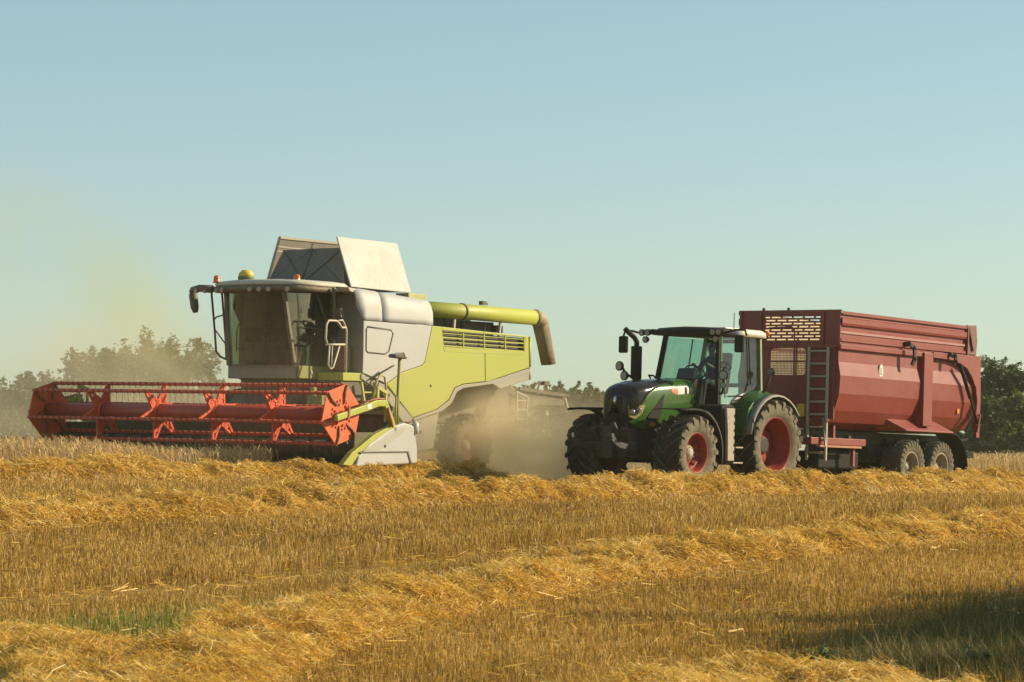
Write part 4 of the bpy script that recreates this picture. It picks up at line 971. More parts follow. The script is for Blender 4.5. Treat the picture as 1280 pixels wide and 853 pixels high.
# ---- cutting header
HW = 3.86
mb = MB(); mb.box(1.72, 1.80, -HW, HW, .30, 1.42); mb.box(1.68, 1.84, -HW, HW, 1.36, 1.50); mb.add([(1.8, -HW, .30), (1.8, HW, .30), (3.30, HW, .22), (3.30, -HW, .22), (1.8, -HW, .24), (1.8, HW, .24), (3.30, HW, .18), (3.30, -HW, .18)], [(0, 1, 2, 3), (4, 7, 6, 5), (3, 2, 6, 7), (0, 3, 7, 4), (1, 5, 6, 2)])
mb.box(1.8, 3.1, -HW - .05, -HW, .2, 1.1); mb.box(1.8, 3.0, HW, HW + .03, .2, 1.0)
hd = mb.build('cutting_header', paint('header_dark', (.040, .046, .012), .6, .18), cb, bevel=.01)
mb = MB(); mb.bar((1.85, -HW, 1.38), (1.85, HW, 1.38), .05, .08); mb.build('header_beam', CGREEN, hd)
mb = MB(); mb.tube([(2.25, -HW + .05, .66), (2.25, HW - .05, .66)], .2, 18)
for sd in (1, -1):
    rows = []
    for i in range(181):
        t = i / 180; a = t * 2 * PI * 7.0; y = sd * (HW - .1 - t * (HW - .7))
        rows.append([(2.25 + r * math.cos(a), y, .66 + r * math.sin(a) * sd) for r in (.19, .32)])
    mb.grid(rows)
mb.build('feed_auger', CDARK, hd)
mb = MB(); mb.bar((3.32, -HW, .20), (3.32, HW, .20), .06, .03)
for i in range(76):
    y = -HW + .05 + i * .1016
    mb.add([(3.30, y - .03, .205), (3.30, y + .03, .205), (3.42, y, .20), (3.30, y, .225)], [(0, 2, 3), (1, 3, 2), (0, 1, 2)])
mb.build('knife_bar', STEEL, hd)
# end dividers: white shell, lime spine, grey inset
for sd in (1, -1):
    y0, y1 = sd * 3.88, sd * 4.02
    mb = MB(); mb.prism([(3.02, .56), (2.70, .78), (1.95, 1.13), (1.66, 1.195), (1.36, 1.13), (1.25, .70), (1.25, .42), (3.10, .36)], y0, y1); dv = mb.build('crop_divider', CWHITE, hd, bevel=.03)
    mb = MB(); mb.prism([(3.46, .40), (3.20, .62), (2.55, .96), (1.92, 1.17), (1.92, 1.125), (2.70, .77), (3.03, .55), (3.2, .38)], y0 - sd * .01, y1 - sd * .02); mb.build('divider_spine', CLIME, dv, bevel=.01)
    mb = MB(); mb.prism([(2.90, .66), (1.78, 1.09), (1.60, 1.11), (1.72, .98), (2.4, .68)], y1 - sd * .02, y1 + sd * .006); mb.build('divider_panel', paint('divider_grey', (.38, .38, .35), .5, .3), dv, bevel=.004)
    mb = MB(); mb.bar((3.0, y1 + sd * .004, .63), (1.56, y1 + sd * .004, .64), .02, .025); mb.bar((1.56, y1 + sd * .004, .64), (1.46, y1 + sd * .004, .42), .02, .04); mb.build('divider_strip', CDARK, dv)
    mb = MB(); mb.lathe([(.001, .012), (.03, .01), (.03, -.02)], (2.25, y1, .75) if sd > 0 else (2.25, y1, .75), 'y', 10); mb.build('latch', CDARK, dv)
    mb = MB(); mb.tube([(1.30, sd * 4.0, .98), (1.30, sd * 4.0, 1.16), (1.30, sd * 3.97, 1.18)], .065, 10); mb.build('divider_lamp', paint('clear_lamp', (.55, .53, .46), .2, .2), dv)
    # reel arm with hydraulic ram
    mb = MB(); ya = sd * 3.98
    for p, q, w in (((3.66, ya, 1.26), (2.80, ya, 1.46), .12), ((2.83, ya, 1.45), (2.45, ya, 1.555), .13), ((2.48, ya, 1.55), (2.20, ya, 1.55), .12), ((2.23, ya, 1.56), (2.02, ya, 1.22), .11), ((2.04, ya, 1.26), (1.92, ya, 1.02), .10)): mb.bar(p, q, .08, w)
    ra = mb.build('reel_arm', CLIME, hd, bevel=.015)
    mb = MB(); mb.box(2.80, 2.66, ya + sd * .041, ya + sd * .045, 1.44, 1.53); mb.build('decal', WHITE_D, ra)
    mb = MB(); mb.tube([(2.20, sd * 4.03, 1.47), (2.05, sd * 4.03, 1.12)], .03, 8); mb.tube([(2.9, sd * 3.95, 1.55), (2.4, sd * 3.95, 1.64), (2.2, sd * 3.95, 1.63)], .02, 6); mb.bar((3.35, ya, 1.24), (3.32, ya, 1.46), .11, .04); mb.build('hydraulic_ram', paint('ram_red', (.30, .05, .03), .5, .3), ra)
    mb = MB(); mb.bar((2.35, sd * 3.9, 1.88), (2.35, sd * 3.9, 1.45), .05); mb.bar((2.35, sd * 3.9, 1.85), (2.08, sd * 3.9, 1.75), .06); mb.bar((2.1, sd * 3.9, 1.8), (2.1, sd * 3.9, 1.2), .04); mb.build('arm_bracket', paint('bracket_lime', (.42, .43, .08), .45, .35), ra)
# row sensor pole at the near end
mb = MB(); mb.tube([(1.80, 3.95, 1.05), (1.80, 3.95, 1.5), (1.75, 3.95, 2.42)], .034, 10); mb.tube([(1.86, 3.95, 1.05), (1.84, 3.95, 1.7)], .02, 8); po = mb.build('sensor_pole', paint('pole_olive', (.24, .24, .035), .45, .3), hd)
mb = MB(); mb.prism([(2.0, 2.42), (2.0, 2.48), (1.72, 2.52), (1.62, 2.40)], 3.86, 4.04); sh = mb.build('sensor_head', CDARK, po, bevel=.02)
mb = MB(); mb.prism([(1.98, 2.485), (1.74, 2.523), (1.56, 2.515), (1.56, 2.44), (1.70, 2.44), (1.75, 2.52)], 3.85, 4.05); mb.build('sensor_cap', CWHITE, sh, bevel=.01)

# ---- reel
RX, RZ, RR = 3.30, 1.325, .56
VA = [math.radians(a) for a in (104, 45, -15, -76, -135, 165)]
RY = 3.80
mb = MB(); mb.tube([(RX, -RY, RZ), (RX, RY, RZ)], .15, 24); rl = mb.build('reel', REDT, cb)
def vx(a, r=RR, y=0.0): return Vector((RX + r * math.cos(a), y, RZ + r * math.sin(a)))
for a in VA:
    mb = MB(); mb.tube([vx(a, RR, -RY - .02), vx(a, RR, RY + .02)], .034, 8); b = mb.build('reel_bar', REDR, rl)
    mb = MB()
    for i in range(49):
        y = -RY + .08 + i * (2 * RY - .16) / 48; p = vx(a, RR, y)
        mb.tube([p + Vector((0, 0, .03)), p + Vector((.0, 0, -.06)), p + Vector((-.03, 0, -.26))], [.010, .005, .003], 4)
        mb.bar(p + Vector((0, -.02, 0)), p + Vector((0, .02, 0)), .074, .074)
    mb.build('tine_row', paint('tine_brown', (.20, .04, .02), .6, .2), b)
for j, y in enumerate((-RY, -2.28, -.76, .76, 2.28, RY)):
    end = abs(y) > 3.7
    mb = MB()
    if end:
        sg = 1 if y > 0 else -1
        poly = [(vx(a, RR + .03).x, vx(a, RR + .03).z) for a in VA]
        mb.prism(poly, y - .012, y + .012); ep = mb.build('reel_end', ORNG, rl, bevel=.006)
        mb = MB()
        for a in VA:
            for s in (1, -1):
                mb.bar(vx(a + .12, .22, y + s * .02), vx(a - .05, .40, y + s * .03), .03, .05, up=(0, 1, 0)); mb.bar(vx(a - .05, .40, y + s * .03), vx(a, RR + .01, y + s * .03), .03, .045, up=(0, 1, 0))
        mb.build('reel_crank', paint('crank_brown', (.15, .05, .03), .5, .3), ep)
        mb = MB()
        for a in VA:
            for q in (-.16, .16):
                c = vx(a + .5 + q, .27, y); mb.tube([c - Vector((0, .03, 0)), c + Vector((0, .035, 0))], .024, 6)
                c = vx(a + .5 + q * .6, .20, y); mb.bar(c - Vector((0, .03, 0)), c + Vector((0, .045, 0)), .035)
        mb.tube([vx(0, 0, y - .06), vx(0, 0, y + .10)], .08, 12); mb.build('bolt_ring', ORNG, ep)
    else:
        for i in range(6):
            a = VA[i]
            d = vx(a, 1, 0) - vx(a, 0, 0); t = Vector((-d.z, 0, d.x))
            c0 = vx(a, 0, y)
            # flared arm: wide at the tube, curving to the bar, rounded lattice of two webs
            for s in (1, -1):
                p0 = c0 + d * .13 + t * s * .13; p1 = c0 + d * .30 + t * s * .075; p2 = c0 + d * RR + t * s * .02
                mb.bar(p0, p1, .045, .05, up=(0, 1, 0)); mb.bar(p1, p2, .045, .04, up=(0, 1, 0))
            mb.bar(c0 + d * .30 + t * .08, c0 + d * .30 - t * .08, .04, .04, up=(0, 1, 0))
            mb.prism([(q.x, q.z) for q in (c0 + d * .13 + t * .13, c0 + d * .13 - t * .13, c0 + d * .40 - t * .055, c0 + d * .40 + t * .055)], y - .012, y + .012)
        mb.lathe([(.165, -.06), (.175, -.06), (.175, .06), (.165, .06)], (RX, y, RZ), 'y', 24)
        mb.build('reel_spider', REDR if y > 0.5 else REDR, rl)
# ------------------------------------------------------------------ FIELD
SOIL, nt, out = new_mat('stubble_floor')
tc = N(nt, 'ShaderNodeTexCoord')
n1 = N(nt, 'ShaderNodeTexNoise'); n1.inputs['Scale'].default_value = 1.3; n1.inputs['Detail'].default_value = 9; n1.inputs['Roughness'].default_value = .7
n2 = N(nt, 'ShaderNodeTexNoise'); n2.inputs['Scale'].default_value = 28; n2.inputs['Detail'].default_value = 5
nt.links.new(tc.outputs['Object'], n1.inputs['Vector']); nt.links.new(tc.outputs['Object'], n2.inputs['Vector'])
cr = N(nt, 'ShaderNodeValToRGB'); e = cr.color_ramp.elements
e[0].position = .3; e[0].color = (.20, .125, .035, 1); e[1].position = .7; e[1].color = (.44, .29, .085, 1)
mx = N(nt, 'ShaderNodeMath', operation='ADD'); mm = N(nt, 'ShaderNodeMath', operation='MULTIPLY'); mm.inputs[1].default_value = .5
nt.links.new(n1.outputs['Fac'], mx.inputs[0]); nt.links.new(n2.outputs['Fac'], mx.inputs[1]); nt.links.new(mx.outputs[0], mm.inputs[0]); nt.links.new(mm.outputs[0], cr.inputs[0])
b = N(nt, 'ShaderNodeBsdfPrincipled'); b.inputs['Roughness'].default_value = .95; b.inputs['Specular IOR Level'].default_value = .1
nt.links.new(cr.outputs[0], b.inputs['Base Color'])
bp = N(nt, 'ShaderNodeBump'); bp.inputs['Strength'].default_value = .6; bp.inputs['Distance'].default_value = .05
nt.links.new(n2.outputs['Fac'], bp.inputs['Height']); nt.links.new(bp.outputs[0], b.inputs['Normal']); nt.links.new(b.outputs[0], out.inputs[0])

def axis_pts(lo, hi, fine_lo, fine_hi, fine, coarse):
    v = list(np.arange(fine_lo, fine_hi + 1e-6, fine))
    s = fine; x = fine_hi
    while x < hi: s = min(s * 1.35, coarse); x += s; v.append(x)
    s = fine; x = fine_lo
    while x > lo: s = min(s * 1.35, coarse); x -= s; v.insert(0, x)
    return np.array(v)
gx = axis_pts(-2500, 2500, -16, 16, .4, 160); gy = axis_pts(-350, 3500, 10, 75, .4, 160)
XX, YY = np.meshgrid(gx, gy, indexing='ij'); ZZ = g(XX, YY)
nx, ny = XX.shape
co = np.stack([XX, YY, ZZ], -1).reshape(-1, 3).astype(np.float32)
ii = (np.arange(nx - 1)[:, None] * ny + np.arange(ny - 1)[None, :]).reshape(-1)
q = np.stack([ii, ii + ny, ii + ny + 1, ii + 1], -1).astype(np.int32)
me = bpy.data.meshes.new('field'); me.vertices.add(len(co)); me.vertices.foreach_set('co', co.ravel())
me.loops.add(q.size); me.loops.foreach_set('vertex_index', q.ravel()); me.polygons.add(len(q)); me.polygons.foreach_set('loop_start', (np.arange(len(q)) * 4).astype(np.int32))
me.polygons.foreach_set('use_smooth', [True] * len(q)); me.update(calc_edges=True); me.materials.append(SOIL)
fo = bpy.data.objects.new('field', me); COL.objects.link(fo); tag(fo, None, None, None, 'structure')

STRAW = fibre('straw', [(0, (.22, .112, .014)), (.35, (.60, .345, .040)), (.7, (.84, .54, .085)), (1, (.90, .74, .30))], .42)
STUB = fibre('stubble_stalk', [(0, (.16, .086, .013)), (.4, (.39, .218, .028)), (.75, (.55, .325, .048)), (1, (.74, .54, .17))], .38)
CROP = fibre('ripe_crop', [(0, (.28, .16, .05)), (.5, (.56, .37, .14)), (1, (.74, .56, .28))], .35)
GRASS = fibre('green_grass', [(0, (.10, .12, .012)), (.5, (.20, .23, .02)), (1, (.36, .33, .06))], .35)

U = np.array([.588, .809]); PV = np.array([.809, -.588])         # travel direction, across
def cline(c, y0, y1, n=60):
    ys = np.linspace(y0, y1, n); return np.stack([.727 * ys - c, ys], -1)
def polyline(pts, n=60):
    pts = np.array(pts, float); d = np.r_[0, np.cumsum(np.hypot(*np.diff(pts, axis=0).T))]
    t = np.linspace(0, d[-1], n); P = np.stack([np.interp(t, d, pts[:, 0]), np.interp(t, d, pts[:, 1])], -1)
    k = np.hanning(9); k /= k.sum()
    for i in (0, 1): P[:, i] = np.convolve(np.pad(P[:, i], 4, mode='reflect', reflect_type='odd'), k, mode='valid')
    return P
SW = {}
SW['one'] = (cline(42.0, 30, 57.4), .72, (.27, .45))
SW['two'] = (cline(30.8, 22, 80), .70, (.29, .44))
SW['three'] = (polyline([pix(1420, 652), pix(1290, 668), pix(960, 698), pix(640, 744), pix(430, 790), pix(300, 834), pix(180, 890)]), .62, .28)
SW['corner'] = (polyline([pix(-160, 812), pix(0, 824), pix(90, 842), pix(190, 900)]), .8, .22)
SW['near'] = (polyline([pix(700, 915), pix(860, 886), pix(1000, 872), pix(1130, 886), pix(1200, 915)]), .55, .22)
LABS = {'one': 'farthest golden straw swath, running left from the tractor in front of the combine',
        'two': 'long golden straw swath crossing the whole field just in front of the tractor wheels',
        'three': 'broad flattened straw swath running diagonally through the middle of the stubble',
        'corner': 'heap of pale loose straw in the lower left corner of the field',
        'near': 'low mound of bright straw lying in front of the shadow at lower right'}
def inside_swath(X, Y, grow=0.0):
    m = np.zeros(len(X), bool)
    for P, w, h in SW.values():
        for i in range(0, len(P), 1):
            m |= (X - P[i, 0]) ** 2 + (Y - P[i, 1]) ** 2 < (w * .8 + grow) ** 2
    return m
def swath(key):
    P, w, h = SW[key]
    n = len(P)
    T = np.gradient(P, axis=0); T /= np.linalg.norm(T, axis=1)[:, None]; Nn = np.stack([T[:, 1], -T[:, 0]], -1)
    d = np.r_[0, np.cumsum(np.hypot(*np.diff(P, axis=0).T))]; L = d[-1]
    def prof(s, u):
        """height over ground at distance s, across u in -1..1"""
        x = np.interp(s, d, P[:, 0]) + u * w * np.interp(s, d, Nn[:, 0]); y = np.interp(s, d, P[:, 1]) + u * w * np.interp(s, d, Nn[:, 1])
        edge = np.clip(1 - np.abs(u) ** 4.5, 0, 1) ** .8
        ends = np.clip(np.minimum(s, L - s) / .9, 0, 1) ** .6
        h_ = np.interp(y, [34, 56], h) if isinstance(h, tuple) else h
        hh = h_ * edge * ends * (.65 + .55 * noise(x, y, .9, 5, 2))
        hh = hh + edge * ends * ((noise(x, y, 2.6, 9, 2) - .58) * .32 + (noise(x, y, 6.0, 19, 2) - .55) * .22) * np.minimum(1, h_ / .34)
        return x, y, np.maximum(hh, -.02)
    ns, nu = int(L / .14), 21
    S, Uu = np.meshgrid(np.linspace(0, L, ns), np.linspace(-1.05, 1.05, nu), indexing='ij')
    x, y, hh = prof(S.ravel(), np.clip(Uu.ravel(), -1, 1)); z = g(x, y) + np.where(hh > .02, hh * .86 - .035, -.03)
    mb = MB(); V = np.stack([x, y, z], -1).reshape(ns, nu, 3)
    me = bpy.data.meshes.new('straw_swath'); idx = (np.arange(ns - 1)[:, None] * nu + np.arange(nu - 1)[None, :]).reshape(-1)
    q = np.stack([idx, idx + nu, idx + nu + 1, idx + 1], -1)
    me.from_pydata(V.reshape(-1, 3).tolist(), [], q.tolist()); me.update()
    a = me.attributes.new('tone', 'FLOAT', 'POINT'); a.data.foreach_set('value', (noise(x, y, 9, 4, 2) * .16).astype(np.float32))  # shade of the hollows between straws is put into the mound's dark tone
    me.materials.append(STRAW)
    o = bpy.data.objects.new('straw_swath', me); COL.objects.link(o); tag(o, LABS[key], 'straw', None, 'stuff')
    # loose straw
    Ym = P[:, 1]
    dens = np.interp(d, d, np.interp(Ym, [15, 25, 35, 50, 70], [9500, 7200, 4600, 3300, 2500]))
    # keep to what can matter near the frame
    vis = (np.abs(P[:, 0]) < Ym * .179 * 1.25 + 2)
    dens = dens * vis
    cum = np.r_[0, np.cumsum((dens[1:] + dens[:-1]) / 2 * np.diff(d) * 2 * w * .62)]
    m = int(cum[-1])
    s = np.interp(RNG.random(m) * cum[-1], cum, d); u = np.where(RNG.random(m) < .975, RNG.uniform(-1, 1, m), np.clip(RNG.normal(0, .9, m), -1.5, 1.5))
    x, y, hh = prof(s, np.clip(u, -1, 1)); x = x + (u - np.clip(u, -1, 1)) * w * .8
    z = g(x, y) + hh + RNG.normal(0, .025, m)
    Yd = y
    ln = RNG.gamma(4, .021, m) + .045
    drape = RNG.random(m) < .46
    flow = np.where(drape, 2.45 + (noise(x, y, 1.4, 21, 2) - .5) * 2.2 + RNG.normal(0, .6, m), RNG.random(m) * 2 * PI)
    up = np.where(drape, RNG.normal(.50, .30, m), RNG.normal(.15, .45, m))
    D = np.stack([np.cos(flow), np.sin(flow), up], -1); D /= np.linalg.norm(D, axis=1)[:, None]
    Wd = np.interp(Yd, [18, 30, 60], [.0040, .0058, .0105]) * RNG.uniform(.6, 1.4, m)
    bend = RNG.normal(0, .18, (m, 3)) * ln[:, None]; bend[:, 2] = np.abs(bend[:, 2]) * .6
    side = np.cross(D, RNG.normal(0, 1, (m, 3))); side /= np.linalg.norm(side, axis=1)[:, None] + 1e-6; side *= Wd[:, None] * .5
    c = np.stack([x, y, z], -1)
    A = c - D * ln[:, None] * .5; B = c + bend * .5; Cc_ = c + D * ln[:, None] * .5
    for q_ in (A, Cc_): q_[:, 2] = np.maximum(q_[:, 2], g(q_[:, 0], q_[:, 1]) + .005)
    R3 = np.stack([np.stack([A - side, A + side], 1), np.stack([B - side, B + side], 1), np.stack([Cc_ - side * .7, Cc_ + side * .7], 1)], 1)
    tone = np.clip(RNG.beta(1.5, 1.4, m) * .95 + .06 + (noise(x, y, 1.6, 31, 2) - .5) * .45, 0, 1)
    strands('loose_straw', R3, STRAW, tone, o, None)
for k in SW: swath(k)

# stubble
def in_frame_points(Ya, Yb, rho, margin=1.18, extra=1.8):
    wa, wb = Ya * .179 * margin + extra, Yb * .179 * margin + extra
    n = int((wa + wb) * (Yb - Ya) * rho)
    Y = Ya + (Yb - Ya) * RNG.random(n); X = (RNG.random(n) * 2 - 1) * (Y * .179 * margin + extra)
    return X, Y
edge_pts = np.array([pix(-100, 762), pix(0, 752), pix(330, 728), pix(640, 690), pix(960, 664), pix(1280, 640), pix(1400, 632)])
def edge_dist(X, Y):                # >0 beyond the tall stubble edge
    return Y - np.interp(X, edge_pts[:, 0], edge_pts[:, 1])
xs_, ys_ = [], []
for Ya, Yb, rho in ((15.5, 20, 1500), (20, 25, 1300), (25, 30, 1080), (30, 36, 820), (36, 44, 600), (44, 54, 420), (54, 62, 260)):
    X, Y = in_frame_points(Ya, Yb, rho)
    p = X * PV[0] + Y * PV[1]; a = X * U[0] + Y * U[1]
    p = np.round(p / .125) * .125 + RNG.normal(0, .022, len(p))
    xs_.append(p * PV[0] + a * U[0]); ys_.append(p * PV[1] + a * U[1])
X = np.concatenate(xs_); Y = np.concatenate(ys_)
crop_mask = (.727 * Y - X > 43.0)
keep = ~inside_swath(X, Y, -.15) & ~crop_mask
# thinner where wheels pressed it down in front of the tall edge
ed = edge_dist(X, Y)
track = np.exp(-((ed + .55) / .55) ** 2) * (Y < 48)
keep &= RNG.random(len(X)) > track * .80
keep &= RNG.random(len(X)) > .45 * (noise(X, Y, .55, 40, 3) < .38)
X, Y, track = X[keep], Y[keep], track[keep]
m = len(X)
tall = np.exp(-((ed[keep] - .5) / .5) ** 2)
hgt = RNG.normal(.080, .020, m) * (1 - .6 * track + 1.0 * tall) * (.8 + .45 * noise(X, Y, .25, 44, 2)); hgt = np.clip(hgt, .03, .32)
lean = RNG.normal(0, .17, (m, 2)) + RNG.normal(0, .6, (m, 2)) * (RNG.random(m) < .14 + track * .5)[:, None]
Z = g(X, Y)
wd = np.interp(Y, [18, 30, 60], [.0042, .0058, .0105]) * RNG.uniform(.7, 1.4, m)
yaw = RNG.random(m) * PI
sd_ = np.stack([np.cos(yaw) * wd / 2, np.sin(yaw) * wd / 2, np.zeros(m)], -1)
b0 = np.stack([X, Y, Z - .02], -1); t0 = b0 + np.stack([lean[:, 0] * hgt, lean[:, 1] * hgt, hgt + .02], -1)
R2 = np.stack([np.stack([b0 - sd_, b0 + sd_], 1), np.stack([t0 - sd_, t0 + sd_], 1)], 1)
tone = np.clip(RNG.beta(1.3, 1.4, m) * .95 + (noise(X, Y, .3, 50, 3) - .5) * .4 + (noise(X, Y, 1.7, 52, 2) - .5) * .35 + track * .12, 0, 1)
strands('stubble', R2, STUB, tone, None, 'stuff', 'short cut golden stubble covering the field between the straw swaths', 'stubble')
# chaff and loose straws lying between the stalks
xs_, ys_ = [], []
for Ya, Yb, rho in ((15.5, 24, 150), (24, 34, 90), (34, 60, 34)):
    X, Y = in_frame_points(Ya, Yb, rho); xs_.append(X); ys_.append(Y)
X = np.concatenate(xs_); Y = np.concatenate(ys_); ed = edge_dist(X, Y)
near_sw = inside_swath(X, Y, .7)
keep = (.727 * Y - X < 43.0) & (RNG.random(len(X)) < .22 + .6 * near_sw * (Y < 36) + .7 * np.exp(-((ed + .5) / .7) ** 2) * (Y < 48))
X, Y = X[keep], Y[keep]; m = len(X)
ang = RNG.random(m) * 2 * PI; ln = RNG.gamma(4, .03, m) + .05; wd = np.interp(Y, [18, 30, 60], [.0045, .0062, .010])
D = np.stack([np.cos(ang), np.sin(ang), RNG.normal(.05, .15, m)], -1)
c = np.stack([X, Y, g(X, Y) + RNG.uniform(.01, .10, m)], -1)
sd_ = np.stack([-np.sin(ang) * wd / 2, np.cos(ang) * wd / 2, RNG.normal(0, .002, m)], -1)
A, Bq = c - D * ln[:, None] / 2, c + D * ln[:, None] / 2
strands('chaff', np.stack([np.stack([A - sd_, A + sd_], 1), np.stack([Bq - sd_, Bq + sd_], 1)], 1), STRAW, np.clip(RNG.beta(2.5, 2, m), 0, 1), None, 'stuff', 'loose straws and chaff scattered over the stubble', 'straw')

# standing crop
def crop(name, X, Y, hmean, wscale, label):
    m = len(X); h = RNG.normal(hmean, .05, m) * (.85 + .3 * noise(X, Y, .5, 60, 2)); ang = RNG.random(m) * 2 * PI
    lean = RNG.normal(0, .10, (m, 2)); Z = g(X, Y)
    w = wscale * RNG.uniform(.7, 1.3, m)
    sd = np.stack([np.cos(ang), np.sin(ang), np.zeros(m)], -1)
    rows = []
    nod = RNG.normal(0, .07, (m, 2)) + np.array([-.03, 0])
    for q, ww, nd in ((0, .5, 0), (.55, .5, 0), (.84, .55, .15), (.90, 1.15, .45), (.97, 1.0, .8), (1.0, .3, 1.1)):
        p = np.stack([X + lean[:, 0] * h * q + nod[:, 0] * nd, Y + lean[:, 1] * h * q + nod[:, 1] * nd, Z + h * q], -1)
        s = sd * (w * ww * .5)[:, None]
        rows.append(np.stack([p - s, p + s], 1))
    tone = np.clip(RNG.beta(2.2, 2, m) + (noise(X, Y, .4, 66, 2) - .5) * .3, 0, 1)
    return strands(name, np.stack(rows, 1), CROP, tone, None, 'stuff', label, 'crop')
hdr_f = np.array([-.588, -.809]); O_ = np.array([-4.33, 57.97])
n = 130000
X = RNG.uniform(-26, 0, n); Y = RNG.uniform(36, 64, n)
cc = .727 * Y - X; ahead = (X - O_[0]) * hdr_f[0] + (Y - O_[1]) * hdr_f[1]
k1 = (cc > 43.3 + .5 * (noise(X, Y, .8, 70, 2) - .5)) & (cc < 51.6) & (ahead > 3.55)
dens_keep = RNG.random(n) < np.where(cc < 45.5, 1.0, .45)
k1 &= dens_keep
k2 = (cc >= 51.6)
X1, Y1 = X[k1 | k2], Y[k1 | k2]
Xb = RNG.uniform(-34, 0, 90000); Yb = RNG.uniform(40, 62, 90000); cb_ = .727 * Yb - Xb; ab = (Xb - O_[0]) * hdr_f[0] + (Yb - O_[1]) * hdr_f[1]
kb = (cb_ > 43.3) & (cb_ < 45.0) & (ab > 3.55)
crop('standing_crop', np.r_[X1, Xb[kb]], np.r_[Y1, Yb[kb]], .62, .013, 'ripe standing cereal crop in front of the red reel, waiting to be cut')
n = 150000
Y = RNG.uniform(62, 128, n); X = (RNG.random(n) * 2 - 1) * (Y * .179 * 1.25 + 6)
k = (.727 * Y - X > 51.8)
crop('far_crop', X[k], Y[k], .52, .026, 'distant uncut crop between the machines and the hedge')

# green regrowth
def grass(name, X, Y, hmean, w, label, mat=GRASS, kind='stuff', spread=.35):
    m = len(X); h = RNG.gamma(5, hmean / 5, m); ang = RNG.random(m) * 2 * PI; a2 = RNG.random(m) * 2 * PI
    Z = g(X, Y); bend = RNG.uniform(.05, spread, m) * h
    rows = []
    sd = np.stack([np.cos(a2), np.sin(a2), np.zeros(m)], -1)
    for q, ww in ((0, 1), (.5, .9), (1, .15)):
        p = np.stack([X + np.cos(ang) * bend * q * q, Y + np.sin(ang) * bend * q * q, Z + h * q], -1)
        rows.append(np.stack([p - sd * w * ww / 2, p + sd * w * ww / 2], 1))
    return strands(name, np.stack(rows, 1), mat, np.clip(RNG.beta(2, 2, m), 0, 1), None, kind, label, 'grass')
gx_, gy_ = [], []
for px, py, r, k in ((130, 800, .6, 1000), (165, 796, .5, 700), (215, 792, .6, 600), (260, 790, .5, 450), (300, 788, .55, 700), (350, 786, .5, 700), (395, 780, .5, 600), (430, 770, .5, 500), (470, 776, .5, 350), (90, 812, .3, 260), (560, 760, .4, 90), (245, 818, .3, 140)):
    x, y = pix(px, py); gx_.append(RNG.normal(x, r * .75, k)); gy_.append(RNG.normal(y, r, k))
grass('green_regrowth', np.concatenate(gx_), np.concatenate(gy_), .105, .007, 'low patches of fresh green grass among the stubble at lower left')
gx_, gy_ = [], []
for px, py, rx, ry, k in ((1270, 838, .5, .8, 9000), (1200, 842, .5, .6, 7000), (1120, 852, .4, .4, 2500), (1275, 795, .45, .8, 5000), (1180, 812, .5, .6, 3500), (1090, 820, .5, .5, 900), (1330, 780, .6, 1.2, 4000)):
    x, y = pix(px, py); gx_.append(RNG.normal(x, rx, k)); gy_.append(RNG.normal(y, ry, k))
VERGE = fibre('verge_grass', [(0, (.045, .044, .006)), (.55, (.12, .105, .013)), (1, (.34, .235, .06))], .3)  # depth of the corner shade is put into these dark grass tones
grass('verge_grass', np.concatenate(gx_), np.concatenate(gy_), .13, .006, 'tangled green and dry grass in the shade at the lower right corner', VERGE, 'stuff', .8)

# ------------------------------------------------------------------ PLANTS AND TREES
LEAF_D = fibre('dark_leaf', [(0, (.026, .050, .011)), (.5, (.070, .112, .023)), (1, (.135, .172, .040))], .38)
LEAF_L = fibre('light_leaf', [(0, (.055, .08, .018)), (.5, (.11, .145, .030)), (1, (.19, .21, .055))], .4)
LEAF_O = fibre('olive_leaf', [(0, (.030, .048, .018)), (.5, (.062, .085, .032)), (1, (.11, .13, .055))], .3)
BARK = paint('bark', (.10, .075, .05), .9, .3)
def leaf_cloud(C, S, n, size, aspect=.55):
    """n leaf faces gaussian round the points C with spread S"""
    i = RNG.integers(0, len(C), n)
    P = C[i] + RNG.normal(0, 1, (n, 3)) * S[i][:, None] * np.array([1, 1, .8])
    d = RNG.normal(0, 1, (n, 3)); d[:, 2] *= .6; d /= np.linalg.norm(d, axis=1)[:, None]
    e = np.cross(d, RNG.normal(0, 1, (n, 3))); e /= np.linalg.norm(e, axis=1)[:, None]
    s = size * RNG.uniform(.6, 1.4, n)
    A = P - d * s[:, None] * .5; B = P + d * s[:, None] * .5; e = e * (s * aspect * .5)[:, None]
    M = P
    return np.stack([np.stack([A - e * .2, A + e * .2], 1), np.stack([M - e, M + e], 1), np.stack([B - e * .15, B + e * .15], 1)], 1)
